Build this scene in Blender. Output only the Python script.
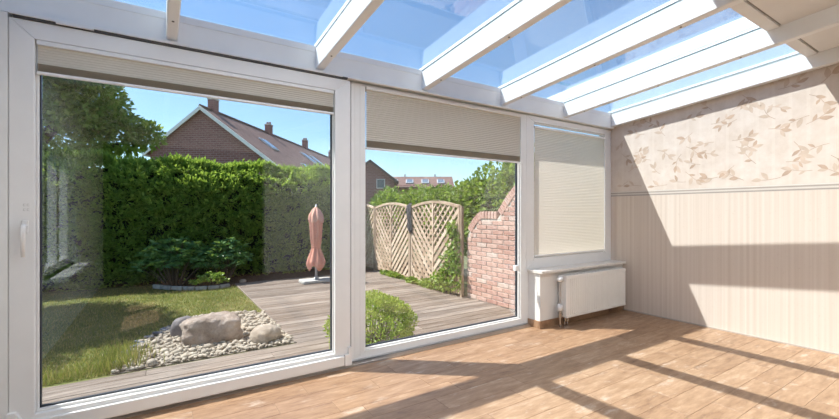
import bpy, bmesh, math, random
import numpy as np
from mathutils import Vector, Matrix, noise as mnoise

for o in list(bpy.data.objects):
    bpy.data.objects.remove(o, do_unlink=True)
SC = bpy.context.scene
COL = SC.collection
rnd = random.Random(11)
nr = np.random.default_rng(7)
PI = math.pi

# ------------------------------------------------------------------ camera, sky, sun, exposure
cam_data = bpy.data.cameras.new('camera')
cam = bpy.data.objects.new('camera', cam_data)
COL.objects.link(cam)
cam_data.sensor_width = 36.0
cam_data.lens = 402.0 * 36.0 / 839.0
cam_data.shift_y = 2.0 / 839.0
cam_data.clip_start = 0.02
cam_data.clip_end = 500
cam.location = (0, 0, 1.2)
cam.rotation_euler = (PI / 2, 0, -math.radians(32.84))
SC.camera = cam

SUN = Vector((0.533, -0.4225, -1.0)).normalized()        # the way the sunlight travels
sun_data = bpy.data.lights.new('sun', 'SUN')
sun_data.energy = 5.6
sun_data.angle = math.radians(0.55)
sun_data.color = (1.0, 0.965, 0.915)
sun = bpy.data.objects.new('sun', sun_data)
COL.objects.link(sun)
sun.rotation_euler = SUN.to_track_quat('-Z', 'Y').to_euler()
sun.location = (-6, 8, 12)

world = bpy.data.worlds.new('sky')
SC.world = world
world.use_nodes = True
wn = world.node_tree
wn.nodes.clear()
w_out = wn.nodes.new('ShaderNodeOutputWorld')
w_bg = wn.nodes.new('ShaderNodeBackground')
w_sky = wn.nodes.new('ShaderNodeTexSky')
w_sky.sky_type = 'NISHITA'
w_sky.sun_disc = False
w_sky.sun_elevation = math.radians(55.8)
w_sky.sun_rotation = math.atan2(-0.533, 0.4225)
w_sky.air_density = 1.0
w_sky.dust_density = 0.3
w_sky.ozone_density = 1.0
w_bg.inputs['Strength'].default_value = 0.125
w_tint = wn.nodes.new('ShaderNodeMix'); w_tint.data_type = 'RGBA'; w_tint.blend_type = 'MULTIPLY'
w_tint.inputs[0].default_value = 1.0; w_tint.inputs[7].default_value = (0.86, 1.0, 1.06, 1)
wn.links.new(w_sky.outputs[0], w_tint.inputs[6])
wn.links.new(w_tint.outputs[2], w_bg.inputs[0])
wn.links.new(w_bg.outputs[0], w_out.inputs[0])

SC.view_settings.view_transform = 'Standard'
SC.view_settings.look = 'None'
SC.view_settings.gamma = 1.0
SC.view_settings.use_curve_mapping = False
SC.view_settings.exposure = 0.88


# ------------------------------------------------------------------ helpers: objects
def T(o, label=None, cat=None, group=None, kind=None):
    if label: o['label'] = label
    if cat: o['category'] = cat
    if group: o['group'] = group
    if kind: o['kind'] = kind
    return o


def empty(name, loc=(0, 0, 0), parent=None):
    o = bpy.data.objects.new(name, None)
    COL.objects.link(o)
    o.location = loc
    o.empty_display_size = 0.1
    if parent: o.parent = parent
    return o


def link(name, me, mat, parent=None, loc=None):
    o = bpy.data.objects.new(name, me)
    COL.objects.link(o)
    if mat is not None and not me.materials:
        me.materials.append(mat)
    if parent is not None: o.parent = parent
    if loc is not None: o.location = loc
    return o


class MB:
    """collects shapes, builds one mesh object"""
    def __init__(self):
        self.v = []; self.f = []

    def add(self, vs, fs):
        n = len(self.v)
        self.v += [tuple(p) for p in vs]
        self.f += [tuple(i + n for i in q) for q in fs]
        return self

    def box(self, x0, x1, y0, y1, z0, z1):
        vs = [(x, y, z) for z in (z0, z1) for y in (y0, y1) for x in (x0, x1)]
        return self.add(vs, [(0, 2, 3, 1), (4, 5, 7, 6), (0, 1, 5, 4), (2, 6, 7, 3), (0, 4, 6, 2), (1, 3, 7, 5)])

    def bar(self, a, b, w, t, up=(0, 0, 1)):
        """box beam from a to b, w across, t thick (t along up-ish)"""
        a = Vector(a); b = Vector(b); d = (b - a).normalized()
        s = d.cross(Vector(up)).normalized(); u = s.cross(d).normalized()
        vs = []
        for p in (a, b):
            for (i, j) in ((-1, -1), (1, -1), (1, 1), (-1, 1)):
                vs.append(p + s * (i * w / 2) + u * (j * t / 2))
        return self.add(vs, [(0, 1, 2, 3), (7, 6, 5, 4), (0, 4, 5, 1), (1, 5, 6, 2), (2, 6, 7, 3), (3, 7, 4, 0)])

    def prism(self, prof, axis, a, b):
        """extrude a closed 2D profile along axis 0 (profile y,z), 1 (x,z) or 2 (x,y)"""
        n = len(prof); vs = []
        for s in (a, b):
            for p in prof:
                vs.append([(s, p[0], p[1]), (p[0], s, p[1]), (p[0], p[1], s)][axis])
        fs = [tuple(range(n))[::-1], tuple(range(n, 2 * n))]
        for i in range(n):
            j = (i + 1) % n
            fs.append((i, j, n + j, n + i))
        return self.add(vs, fs)

    def tube(self, pts, r, seg=8):
        pts = [Vector(p) for p in pts]
        rs = r if isinstance(r, (list, tuple)) else [r] * len(pts)
        n0 = None; vs = []; fs = []
        for k, p in enumerate(pts):
            d = (pts[min(k + 1, len(pts) - 1)] - pts[max(k - 1, 0)]).normalized()
            if n0 is None:
                n0 = d.orthogonal().normalized()
            else:
                n0 = (n0 - d * n0.dot(d)).normalized()
            b = d.cross(n0)
            for i in range(seg):
                a = 2 * PI * i / seg
                vs.append(p + (n0 * math.cos(a) + b * math.sin(a)) * rs[k])
        for k in range(len(pts) - 1):
            for i in range(seg):
                j = (i + 1) % seg
                fs.append((k * seg + i, k * seg + j, (k + 1) * seg + j, (k + 1) * seg + i))
        fs.append(tuple(range(seg))[::-1])
        fs.append(tuple(range((len(pts) - 1) * seg, len(pts) * seg)))
        return self.add(vs, fs)

    def build(self, name, mat, parent=None, bevel=0.0, smooth=False, loc=None, seg=2):
        me = bpy.data.meshes.new(name)
        me.from_pydata(self.v, [], self.f)
        bm = bmesh.new(); bm.from_mesh(me)
        bmesh.ops.recalc_face_normals(bm, faces=bm.faces)
        if bevel > 0:
            bmesh.ops.bevel(bm, geom=[e for e in bm.edges if e.is_manifold and e.calc_face_angle(0) > 0.5],
                            offset=bevel, segments=seg, profile=0.6, affect='EDGES', clamp_overlap=True)
        bm.to_mesh(me); bm.free()
        if smooth:
            me.polygons.foreach_set('use_smooth', [True] * len(me.polygons))
        return link(name, me, mat, parent, loc)


def np_mesh(name, V, Fc, mat, parent=None, smooth=False):
    """fast mesh from numpy arrays; Fc is (n,3) or (n,4)"""
    me = bpy.data.meshes.new(name)
    k = Fc.shape[1]
    me.vertices.add(len(V)); me.vertices.foreach_set('co', np.ascontiguousarray(V, dtype=np.float32).ravel())
    me.loops.add(Fc.size); me.loops.foreach_set('vertex_index', np.ascontiguousarray(Fc, dtype=np.int32).ravel())
    me.polygons.add(len(Fc))
    me.polygons.foreach_set('loop_start', np.arange(0, Fc.size, k, dtype=np.int32))
    me.polygons.foreach_set('loop_total', np.full(len(Fc), k, dtype=np.int32))
    if smooth:
        me.polygons.foreach_set('use_smooth', np.ones(len(Fc), dtype=bool))
    me.update(calc_edges=True)
    return link(name, me, mat, parent)


def unit(a):
    return a / np.maximum(np.linalg.norm(a, axis=1, keepdims=True), 1e-9)


def leaf_mesh(name, P, D, L, W, mat, parent=None, fold=0.25, droop=0.0):
    """one pointed leaf (two folded triangles pairs) at every P, pointing along D"""
    n = len(P)
    D = unit(D)
    R = unit(np.cross(D, nr.normal(size=(n, 3))))
    N = np.cross(R, D)
    L = np.asarray(L).reshape(-1, 1) * np.ones((n, 1)); W = np.asarray(W).reshape(-1, 1) * np.ones((n, 1))
    b = P
    m = P + D * L * 0.45
    t = P + D * L
    t = t + np.array([[0, 0, -1.0]]) * L * droop
    l = m + R * W * 0.5 + N * W * fold
    r = m - R * W * 0.5 + N * W * fold
    V = np.stack([b, l, t, r], 1).reshape(-1, 3)
    i = np.arange(n)[:, None] * 4
    Fc = np.concatenate([i + np.array([[0, 1, 2]]), i + np.array([[0, 2, 3]])], 0)
    return np_mesh(name, V, Fc, mat, parent)


def icos(sub):
    bm = bmesh.new(); bmesh.ops.create_icosphere(bm, subdivisions=sub, radius=1.0)
    V = np.array([v.co[:] for v in bm.verts]); Fc = np.array([[v.index for v in f.verts] for f in bm.faces])
    bm.free(); return V, Fc


# ------------------------------------------------------------------ helpers: materials
MATS = {}


def mat_base(name):
    m = bpy.data.materials.new(name); m.use_nodes = True
    nt = m.node_tree; nt.nodes.clear()
    out = nt.nodes.new('ShaderNodeOutputMaterial')
    MATS[name] = m
    return m, nt, out


def ramp(nt, fac, stops):
    r = nt.nodes.new('ShaderNodeValToRGB')
    e = r.color_ramp.elements
    while len(e) < len(stops): e.new(0.5)
    for k, (p, c) in enumerate(stops):
        e[k].position = p; e[k].color = (*c, 1)
    nt.links.new(fac, r.inputs[0])
    return r.outputs[0]


def math_n(nt, op, a, b=None):
    n = nt.nodes.new('ShaderNodeMath'); n.operation = op
    for i, x in enumerate((a, b)):
        if x is None: continue
        if isinstance(x, (int, float)): n.inputs[i].default_value = x
        else: nt.links.new(x, n.inputs[i])
    return n.outputs[0]


def mixc(nt, fac, a, b, mode='MIX'):
    n = nt.nodes.new('ShaderNodeMix'); n.data_type = 'RGBA'; n.blend_type = mode
    def put(sock, x):
        if isinstance(x, (int, float)): sock.default_value = x
        elif isinstance(x, tuple): sock.default_value = (*x, 1)
        else: nt.links.new(x, sock)
    put(n.inputs[0], fac); put(n.inputs[6], a); put(n.inputs[7], b)
    return n.outputs[2]


def coords(nt, scale=(1, 1, 1), kind='Object', rot=(0, 0, 0)):
    tc = nt.nodes.new('ShaderNodeTexCoord'); mp = nt.nodes.new('ShaderNodeMapping')
    mp.inputs['Scale'].default_value = scale; mp.inputs['Rotation'].default_value = rot
    nt.links.new(tc.outputs[kind], mp.inputs[0])
    return mp.outputs[0]


def noise_n(nt, vec, scale, detail=4, rough=0.55):
    n = nt.nodes.new('ShaderNodeTexNoise')
    n.inputs['Scale'].default_value = scale; n.inputs['Detail'].default_value = detail
    n.inputs['Roughness'].default_value = rough
    if vec is not None: nt.links.new(vec, n.inputs['Vector'])
    return n.outputs[0]


def bump(nt, h, strength=0.3, dist=0.01):
    b = nt.nodes.new('ShaderNodeBump'); b.inputs['Strength'].default_value = strength
    b.inputs['Distance'].default_value = dist
    nt.links.new(h, b.inputs['Height'])
    return b.outputs[0]


def principled(nt, out, col, rough=0.5, metal=0.0, normal=None, spec=0.5):
    p = nt.nodes.new('ShaderNodeBsdfPrincipled')
    if isinstance(col, tuple): p.inputs['Base Color'].default_value = (*col, 1)
    else: nt.links.new(col, p.inputs['Base Color'])
    if isinstance(rough, (int, float)): p.inputs['Roughness'].default_value = rough
    else: nt.links.new(rough, p.inputs['Roughness'])
    p.inputs['Metallic'].default_value = metal
    p.inputs['Specular IOR Level'].default_value = spec
    if normal is not None: nt.links.new(normal, p.inputs['Normal'])
    nt.links.new(p.outputs[0], out.inputs[0])
    return p


def m_plain(name, col, rough=0.45, metal=0.0, var=0.05, scale=6.0, bmp=0.0, bscale=80):
    m, nt, out = mat_base(name)
    v = coords(nt)
    n = noise_n(nt, v, scale)
    lo = tuple(max(0, c * (1 - var)) for c in col); hi = tuple(min(1, c * (1 + var)) for c in col)
    c = ramp(nt, n, [(0.3, lo), (0.7, hi)])
    nor = bump(nt, noise_n(nt, v, bscale, 3), bmp, 0.004) if bmp else None
    principled(nt, out, c, rough, metal, nor)
    return m


def m_mottle(name, stops, scale=8, rough=0.8, bmp=0.4, bscale=40, stretch=(1, 1, 1), dist=0.01, perobj=0.0):
    m, nt, out = mat_base(name)
    v = coords(nt, stretch)
    if perobj:
        oi = nt.nodes.new('ShaderNodeObjectInfo')
        ad = nt.nodes.new('ShaderNodeVectorMath'); ad.operation = 'ADD'
        mul = math_n(nt, 'MULTIPLY', oi.outputs['Random'], 37.0)
        nt.links.new(v, ad.inputs[0]); nt.links.new(mul, ad.inputs[1]); v = ad.outputs[0]
    n = noise_n(nt, v, scale, 6, 0.6)
    if perobj:
        n = math_n(nt, 'ADD', n, math_n(nt, 'MULTIPLY', math_n(nt, 'SUBTRACT', oi.outputs['Random'], 0.5), perobj))
    c = ramp(nt, n, stops)
    nor = bump(nt, noise_n(nt, v, bscale, 5), bmp, dist)
    principled(nt, out, c, rough, 0, nor, 0.3)
    return m


def m_leaf(name, stops, transl=0.35, rough=0.5, patch=1.2):
    """leaf: reflects and lets light through; colour varies leaf by leaf"""
    m, nt, out = mat_base(name)
    g = nt.nodes.new('ShaderNodeNewGeometry')
    n = noise_n(nt, coords(nt), patch, 3)
    f = math_n(nt, 'ADD', math_n(nt, 'MULTIPLY', g.outputs['Random Per Island'], 0.65), math_n(nt, 'MULTIPLY', n, 0.4))
    c = ramp(nt, f, stops)
    p = nt.nodes.new('ShaderNodeBsdfPrincipled')
    nt.links.new(c, p.inputs['Base Color']); p.inputs['Roughness'].default_value = rough
    p.inputs['Specular IOR Level'].default_value = 0.35
    t = nt.nodes.new('ShaderNodeBsdfTranslucent')
    c2 = mixc(nt, 0.5, c, (0.45, 0.6, 0.06), 'MIX')
    nt.links.new(c2, t.inputs[0])
    mx = nt.nodes.new('ShaderNodeMixShader'); mx.inputs[0].default_value = transl
    nt.links.new(p.outputs[0], mx.inputs[1]); nt.links.new(t.outputs[0], mx.inputs[2])
    nt.links.new(mx.outputs[0], out.inputs[0])
    return m


def m_glass(name, tint, f0=0.04):
    """clear pane: straight-through transmission plus Fresnel (Schlick) mirror reflection"""
    m, nt, out = mat_base(name)
    g = nt.nodes.new('ShaderNodeNewGeometry')
    d = nt.nodes.new('ShaderNodeVectorMath'); d.operation = 'DOT_PRODUCT'
    nt.links.new(g.outputs['Normal'], d.inputs[0]); nt.links.new(g.outputs['Incoming'], d.inputs[1])
    a = math_n(nt, 'ABSOLUTE', d.outputs['Value'])
    s = math_n(nt, 'POWER', math_n(nt, 'SUBTRACT', 1.0, a), 5.0)
    f = math_n(nt, 'ADD', math_n(nt, 'MULTIPLY', s, 1 - f0), f0)
    # tinted see-through part and mirror part
    tr = nt.nodes.new('ShaderNodeBsdfTransparent'); tr.inputs[0].default_value = (*tint, 1)
    gl = nt.nodes.new('ShaderNodeBsdfGlossy'); gl.inputs['Roughness'].default_value = 0.0
    gl.inputs[0].default_value = (0.95, 0.97, 1.0, 1)
    mx = nt.nodes.new('ShaderNodeMixShader')
    nt.links.new(f, mx.inputs[0]); nt.links.new(tr.outputs[0], mx.inputs[1]); nt.links.new(gl.outputs[0], mx.inputs[2])
    nt.links.new(mx.outputs[0], out.inputs[0])
    return m


def m_fabric(name, col, transl=0.5):
    m, nt, out = mat_base(name)
    v = coords(nt, (3, 3, 40))
    n = noise_n(nt, v, 12, 4)
    c = ramp(nt, n, [(0.3, tuple(x * 0.9 for x in col)), (0.7, col)])
    df = nt.nodes.new('ShaderNodeBsdfDiffuse'); nt.links.new(c, df.inputs[0])
    tl = nt.nodes.new('ShaderNodeBsdfTranslucent'); nt.links.new(c, tl.inputs[0])
    mx = nt.nodes.new('ShaderNodeMixShader'); mx.inputs[0].default_value = transl
    nt.links.new(df.outputs[0], mx.inputs[1]); nt.links.new(tl.outputs[0], mx.inputs[2])
    nt.links.new(mx.outputs[0], out.inputs[0])
    return m


WHITE = m_plain('white_pvc', (0.84, 0.838, 0.825), 0.32, var=0.02)
WHITE_PAINT = m_plain('white_aluminium', (0.86, 0.86, 0.85), 0.38, var=0.02)
PLASTER = m_plain('white_plaster', (0.78, 0.765, 0.74), 0.8, var=0.03, bmp=0.15)
PANEL = m_plain('roof_panel_white', (0.80, 0.78, 0.75), 0.6, var=0.02)
GASKET = m_plain('black_gasket', (0.03, 0.035, 0.045), 0.5)
STEEL = m_plain('brushed_steel', (0.55, 0.55, 0.56), 0.3, 1.0)
CHROME = m_plain('chrome', (0.42, 0.40, 0.37), 0.22, 1.0)
DARKMETAL = m_plain('dark_rail', (0.07, 0.065, 0.06), 0.45, 0.3)
RADW = m_plain('radiator_enamel', (0.83, 0.81, 0.77), 0.35, var=0.02)
GLASS_W = m_glass('window_glass', (0.96, 0.97, 0.965), 0.075)
GLASS_R = m_glass('roof_glass', (0.92, 0.97, 1.0), 0.13)
FAB = m_fabric('blind_fabric', (0.90, 0.82, 0.70), 0.5)
FAB_D = m_fabric('blind_fabric_dark', (0.74, 0.67, 0.57), 0.22)  # darker and less translucent than the other blind fabric
SOIL = m_mottle('soil', [(0.3, (0.03, 0.02, 0.013)), (0.7, (0.09, 0.065, 0.045))], 14, 0.95, 0.8)


def m_tile():
    m, nt, out = mat_base('wood_look_tile')
    oi = nt.nodes.new('ShaderNodeObjectInfo')
    tc = nt.nodes.new('ShaderNodeTexCoord')
    ad = nt.nodes.new('ShaderNodeVectorMath'); ad.operation = 'ADD'
    nt.links.new(tc.outputs['Object'], ad.inputs[0])
    nt.links.new(math_n(nt, 'MULTIPLY', oi.outputs['Random'], 53.0), ad.inputs[1])
    mp = nt.nodes.new('ShaderNodeMapping'); mp.inputs['Scale'].default_value = (1.0, 5.0, 1.0)
    nt.links.new(ad.outputs[0], mp.inputs[0])
    n1 = noise_n(nt, mp.outputs[0], 5.5, 9, 0.7)
    mp2 = nt.nodes.new('ShaderNodeMapping'); mp2.inputs['Scale'].default_value = (1.0, 3.0, 1.0)
    nt.links.new(ad.outputs[0], mp2.inputs[0])
    n2 = noise_n(nt, mp2.outputs[0], 4.0, 5, 0.7)
    f = math_n(nt, 'ADD', n1, math_n(nt, 'MULTIPLY', math_n(nt, 'SUBTRACT', oi.outputs['Random'], 0.5), 0.12))
    c = ramp(nt, f, [(0.25, (0.17, 0.091, 0.049)), (0.42, (0.295, 0.174, 0.099)), (0.58, (0.38, 0.236, 0.14)), (0.75, (0.49, 0.343, 0.232))])
    pale = math_n(nt, 'MULTIPLY', math_n(nt, 'GREATER_THAN', n2, 0.62), 0.5)
    r2 = ramp(nt, n2, [(0.58, (0, 0, 0)), (0.70, (1, 1, 1))])
    sep = nt.nodes.new('ShaderNodeSeparateColor'); nt.links.new(r2, sep.inputs[0])
    c = mixc(nt, math_n(nt, 'MULTIPLY', sep.outputs[0], 0.8), c, (0.52, 0.41, 0.32))
    nor = bump(nt, n1, 0.12, 0.004)
    ro = math_n(nt, 'ADD', math_n(nt, 'MULTIPLY', n2, 0.25), 0.30)
    principled(nt, out, c, ro, 0, nor, 0.45)
    return m


TILE = m_tile()
GROUT = m_plain('grout', (0.40, 0.30, 0.215), 0.9, var=0.1)


def m_wallpaper():
    """lower wall: fine vertical stripes; printed border lines; marbled upper wall"""
    m, nt, out = mat_base('wallpaper')
    tc = nt.nodes.new('ShaderNodeTexCoord')
    sx = nt.nodes.new('ShaderNodeSeparateXYZ'); nt.links.new(tc.outputs['Object'], sx.inputs[0])
    y, z = sx.outputs[1], sx.outputs[2]
    mp = nt.nodes.new('ShaderNodeMapping'); mp.inputs['Scale'].default_value = (1, 42, 0.35)
    nt.links.new(tc.outputs['Object'], mp.inputs[0])
    st = noise_n(nt, mp.outputs[0], 1.0, 4, 0.6)
    wv = math_n(nt, 'SINE', math_n(nt, 'MULTIPLY', y, 2 * PI / 0.05))
    wv2 = math_n(nt, 'GREATER_THAN', math_n(nt, 'SINE', math_n(nt, 'MULTIPLY', y, 2 * PI / 0.10)), 0.86)
    f = math_n(nt, 'ADD', math_n(nt, 'MULTIPLY', wv, 0.05), st)
    low = ramp(nt, f, [(0.25, (0.59, 0.485, 0.40)), (0.5, (0.645, 0.54, 0.455)), (0.75, (0.695, 0.60, 0.515))])
    low = mixc(nt, math_n(nt, 'MULTIPLY', wv2, 0.22), low, (0.72, 0.63, 0.55))
    speck = noise_n(nt, tc.outputs['Object'], 55, 3, 0.7)
    low = mixc(nt, ramp(nt, speck, [(0.62, (0, 0, 0)), (0.75, (0.35, 0.35, 0.35))]), low, (0.45, 0.33, 0.25))
    marb = noise_n(nt, tc.outputs['Object'], 7, 6, 0.65)
    up = ramp(nt, marb, [(0.3, (0.62, 0.515, 0.43)), (0.52, (0.67, 0.57, 0.49)), (0.75, (0.72, 0.635, 0.56))])
    wv3 = math_n(nt, 'GREATER_THAN', math_n(nt, 'SINE', math_n(nt, 'MULTIPLY', y, 2 * PI / 0.12)), 0.80)
    up = mixc(nt, math_n(nt, 'MULTIPLY', wv3, 0.25), up, (0.73, 0.645, 0.56))
    c = mixc(nt, math_n(nt, 'GREATER_THAN', z, 1.42), low, up)
    def band(z0, z1, col, a):
        nonlocal c
        b = math_n(nt, 'MULTIPLY', math_n(nt, 'GREATER_THAN', z, z0), math_n(nt, 'LESS_THAN', z, z1))
        c = mixc(nt, math_n(nt, 'MULTIPLY', b, a), c, col)
    band(1.385, 1.445, (0.50, 0.43, 0.37), 0.85)
    band(1.391, 1.399, (0.27, 0.24, 0.22), 0.9)
    band(1.408, 1.413, (0.72, 0.68, 0.62), 0.8)
    band(1.421, 1.429, (0.30, 0.265, 0.235), 0.85)
    band(1.436, 1.443, (0.74, 0.70, 0.64), 0.8)
    nor = bump(nt, speck, 0.12, 0.003)
    principled(nt, out, c, 0.75, 0, nor, 0.25)
    return m


WALLPAPER = m_wallpaper()
PRINT_A = m_plain('leaf_print_tan', (0.50, 0.36, 0.265), 0.75, var=0.15, scale=9)
PRINT_B = m_plain('leaf_print_pale', (0.58, 0.45, 0.35), 0.75, var=0.12, scale=9)

# ------------------------------------------------------------------ room: floor
XR = 4.77            # right wall
XL = -0.80           # left wall
YF = 2.95            # window plane
YB = -2.4            # back of the room
SL = 0.095           # roof pitch


def roof_z(y, base=2.42):
    return base + SL * (2.9 - y)


floor = MB().box(XL, XR, YB, YF + 0.02, -0.10, -0.0022).build('floor', GROUT)
T(floor, 'brown wood-look plank tile floor running along the windows', None, None, 'structure')
MB().box(XL, XR, YB, -0.034, -0.0022, 0.0).build('tiled_rear_floor', TILE, floor)
TW, TLEN, GAP = 0.165, 0.66, 0.0022
tile_me = {}


def tile_mesh(w, d):
    key = (round(w, 3), round(d, 3))
    if key not in tile_me:
        b = MB().box(0, w, 0, d, -0.004, 0.0)
        me = bpy.data.meshes.new('tile'); me.from_pydata(b.v, [], b.f)
        bm = bmesh.new(); bm.from_mesh(me); bmesh.ops.recalc_face_normals(bm, faces=bm.faces)
        bmesh.ops.bevel(bm, geom=[e for e in bm.edges if e.verts[0].co.z > -0.001 and e.verts[1].co.z > -0.001],
                        offset=0.0006, segments=1, affect='EDGES')
        bm.to_mesh(me); bm.free(); me.materials.append(TILE)
        tile_me[key] = me
    return tile_me[key]


y = 1.455 + 9 * TW
row = 0
while y > 0.0:
    x = XL - [0.10, 0.33, 0.52, 0.21][row % 4] - rnd.choice((0, 0.06, 0.03))
    y0, y1 = y - TW + GAP / 2, min(y, YF) - GAP / 2
    while x < XR - 0.001:
        x0, x1 = max(x, XL) + GAP / 2, min(x + TLEN, XR) - GAP / 2
        if x1 - x0 > 0.02 and y1 - y0 > 0.01:
            link('tile', tile_mesh(x1 - x0, y1 - y0), None, floor, (x0, y0, 0))
        x += TLEN
    y -= TW; row += 1

# ------------------------------------------------------------------ room: right wall with printed paper
wall_right = MB().prism([(YB, -0.1), (3.0, -0.1), (3.0, 2.40), (YB, roof_z(YB, 2.40))], 0, XR, XR + 0.18).build('wall_right', WALLPAPER)
T(wall_right, 'beige papered wall, striped below a printed border and leafy above', None, None, 'structure')


def leaf_print():
    V = []; Fa = []; Fb = []
    X = XR - 0.0006

    def leaf(py, pz, ang, L, W, faces, k):
        ca, sa = math.cos(ang), math.sin(ang)
        prof = [(0, 0), (0.25, 0.36), (0.5, 0.5), (0.78, 0.3), (1, 0), (0.78, -0.3), (0.5, -0.5), (0.25, -0.36)]
        n = len(V)
        for (a, b) in prof:
            a2 = a * L; b2 = b * W + 0.12 * W * math.sin(a * PI)
            V.append((X - 0.00002 * (k % 60), py + a2 * ca - b2 * sa, pz + a2 * sa + b2 * ca))
        faces.append(tuple(range(n, n + len(prof))))

    def stem(pts):
        n = len(V)
        for i, (a, b) in enumerate(pts):
            q = pts[min(i + 1, len(pts) - 1)]; p = pts[max(i - 1, 0)]
            d = math.hypot(q[0] - p[0], q[1] - p[1]) or 1
            nx, nz = -(q[1] - p[1]) / d * 0.0022, (q[0] - p[0]) / d * 0.0022
            V.append((X, a + nx, b + nz)); V.append((X, a - nx, b - nz))
        for i in range(len(pts) - 1):
            Fa.append((n + 2 * i, n + 2 * i + 1, n + 2 * i + 3, n + 2 * i + 2))
    rr = random.Random(5)
    cnt = 0

    def free(py, pz): return 1.47 < pz < roof_z(py, 2.40) and -1.3 < py < 2.91
    zc = 1.53
    rowi = 0
    while zc < 2.85:
        yc = -1.2 + 0.12 * (rowi % 2)
        while yc < 2.9:
            py, pz = yc + rr.uniform(-0.06, 0.06), zc + rr.uniform(-0.04, 0.04)
            a = rr.uniform(-0.8, 0.8) + (PI if rr.random() < 0.5 else 0)
            pts = [(py, pz)]
            cv = rr.uniform(-0.6, 0.6)
            for s in range(rr.choice((2, 3, 3))):
                a += cv * 0.5
                py += math.cos(a) * 0.045; pz += math.sin(a) * 0.045
                if not free(py, pz): break
                pts.append((py, pz))
            if len(pts) > 1 and free(*pts[0]):
                stem(pts)
                tips = [(p, a + (1 if i % 2 else -1) * rr.uniform(0.5, 1.1), rr.uniform(0.055, 0.10)) for i, p in enumerate(pts[1:])] + [(pts[-1], a, 0.085)]
                for (q, la, L) in tips:
                    ty, tz = q[0] + math.cos(la) * L, q[1] + math.sin(la) * L
                    if free(ty, tz):
                        cnt += 1
                        leaf(q[0], q[1], la, L, L * rr.uniform(0.34, 0.46), Fa if rr.random() < 0.4 else Fb, cnt)
            yc += 0.245 + rr.uniform(-0.03, 0.04)
        zc += 0.135; rowi += 1
    me = bpy.data.meshes.new('leaf_print')
    me.from_pydata(V, [], Fa + Fb)
    me.materials.append(PRINT_A); me.materials.append(PRINT_B)
    me.polygons.foreach_set('material_index', [0] * len(Fa) + [1] * len(Fb))
    bm = bmesh.new(); bm.from_mesh(me)
    for f in bm.faces:
        f.normal_update()
        if f.normal.x > 0: f.normal_flip()
    bm.to_mesh(me); bm.free()
    return link('leaf_print', me, None, wall_right)


leaf_print()
bb = MB().box(XR - 0.012, XR, YB, 2.78, 0.0, 0.012).build('baseboard_right', m_plain('sealant', (0.45, 0.38, 0.32), 0.6), None)
T(bb, 'thin pale sealing strip along the foot of the papered wall', None, None, 'structure')

# left wall with a window (it shows as a reflection in the glass), back wall
WY0, WY1, WZ0, WZ1 = -0.02, 1.42, 0.62, 1.86
wl = MB()
wl.box(XL - 0.2, XL, YB - 0.25, WY0, -0.1, 2.40)
wl.box(XL - 0.2, XL, WY1, 2.86, -0.1, 2.40)
wl.box(XL - 0.2, XL, WY0, WY1, -0.1, WZ0)
wl.box(XL - 0.2, XL, WY0, WY1, WZ1, 2.40)
wl.prism([(YB, 2.40), (2.86, 2.40), (2.86, 2.412), (YB, roof_z(YB, 2.40))], 0, XL - 0.2, XL)
wall_left = T(wl.build('wall_left', PLASTER), 'white plastered side wall with a window in it', None, None, 'structure')
wb = MB().box(1.72, XR + 0.18, YB - 0.2, YB, -0.1, roof_z(YB, 2.5)).box(XL - 0.2, 1.72, YB - 0.2, YB, 2.35, roof_z(YB, 2.5)).build('wall_back', PLASTER)
T(wb, 'plain white rear wall with a wide opening into the house', None, None, 'structure')
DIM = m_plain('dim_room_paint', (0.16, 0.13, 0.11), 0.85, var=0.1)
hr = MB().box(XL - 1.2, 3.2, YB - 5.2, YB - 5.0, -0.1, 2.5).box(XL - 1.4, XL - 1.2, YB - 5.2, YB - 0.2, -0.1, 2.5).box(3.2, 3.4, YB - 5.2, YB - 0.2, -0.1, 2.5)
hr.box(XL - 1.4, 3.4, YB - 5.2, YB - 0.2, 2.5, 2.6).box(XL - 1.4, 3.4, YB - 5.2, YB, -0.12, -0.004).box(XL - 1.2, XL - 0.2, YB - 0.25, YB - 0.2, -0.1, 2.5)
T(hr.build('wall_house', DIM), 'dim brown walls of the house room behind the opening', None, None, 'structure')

w3 = empty('window_3', (XL - 0.1, (WY0 + WY1) / 2, WZ0)); T(w3, 'white two-light window in the side wall', None, None, 'structure')


def local(b, root):
    """shift a builder's points so that they are local to root"""
    l = root.location
    b.v = [(p[0] - l.x, p[1] - l.y, p[2] - l.z) for p in b.v]
    return b


for (a0, a1) in ((WY0, 0.53), (0.53, WY1)):
    b = MB()
    X0, X1 = XL - 0.13, XL - 0.06
    b.box(X0, X1, a0, a0 + 0.06, WZ0, WZ1); b.box(X0, X1, a1 - 0.06, a1, WZ0, WZ1)
    b.box(X0, X1, a0 + 0.06, a1 - 0.06, WZ0, WZ0 + 0.07); b.box(X0, X1, a0 + 0.06, a1 - 0.06, WZ1 - 0.07, WZ1)
    local(b, w3).build('sash', WHITE, w3)
    local(MB().box(XL - 0.1, XL - 0.094, a0 + 0.05, a1 - 0.05, WZ0 + 0.06, WZ1 - 0.06), w3).build('pane', GLASS_W, w3)
local(MB().box(XL - 0.06, XL + 0.13, WY0 - 0.35, WY1 + 0.1, WZ0 - 0.045, WZ0), w3).build('sill', WHITE, w3, 0.006)

# ------------------------------------------------------------------ room: front (facade) structure
wf = MB()
wf.box(XL - 0.2, -0.6565, 2.872, 3.02, -0.1, 2.22)                 # corner post at the left
wall_front = wf.build('wall_front', WHITE)
T(wall_front, 'white corner post closing the glazed front', None, None, 'structure')
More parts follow.
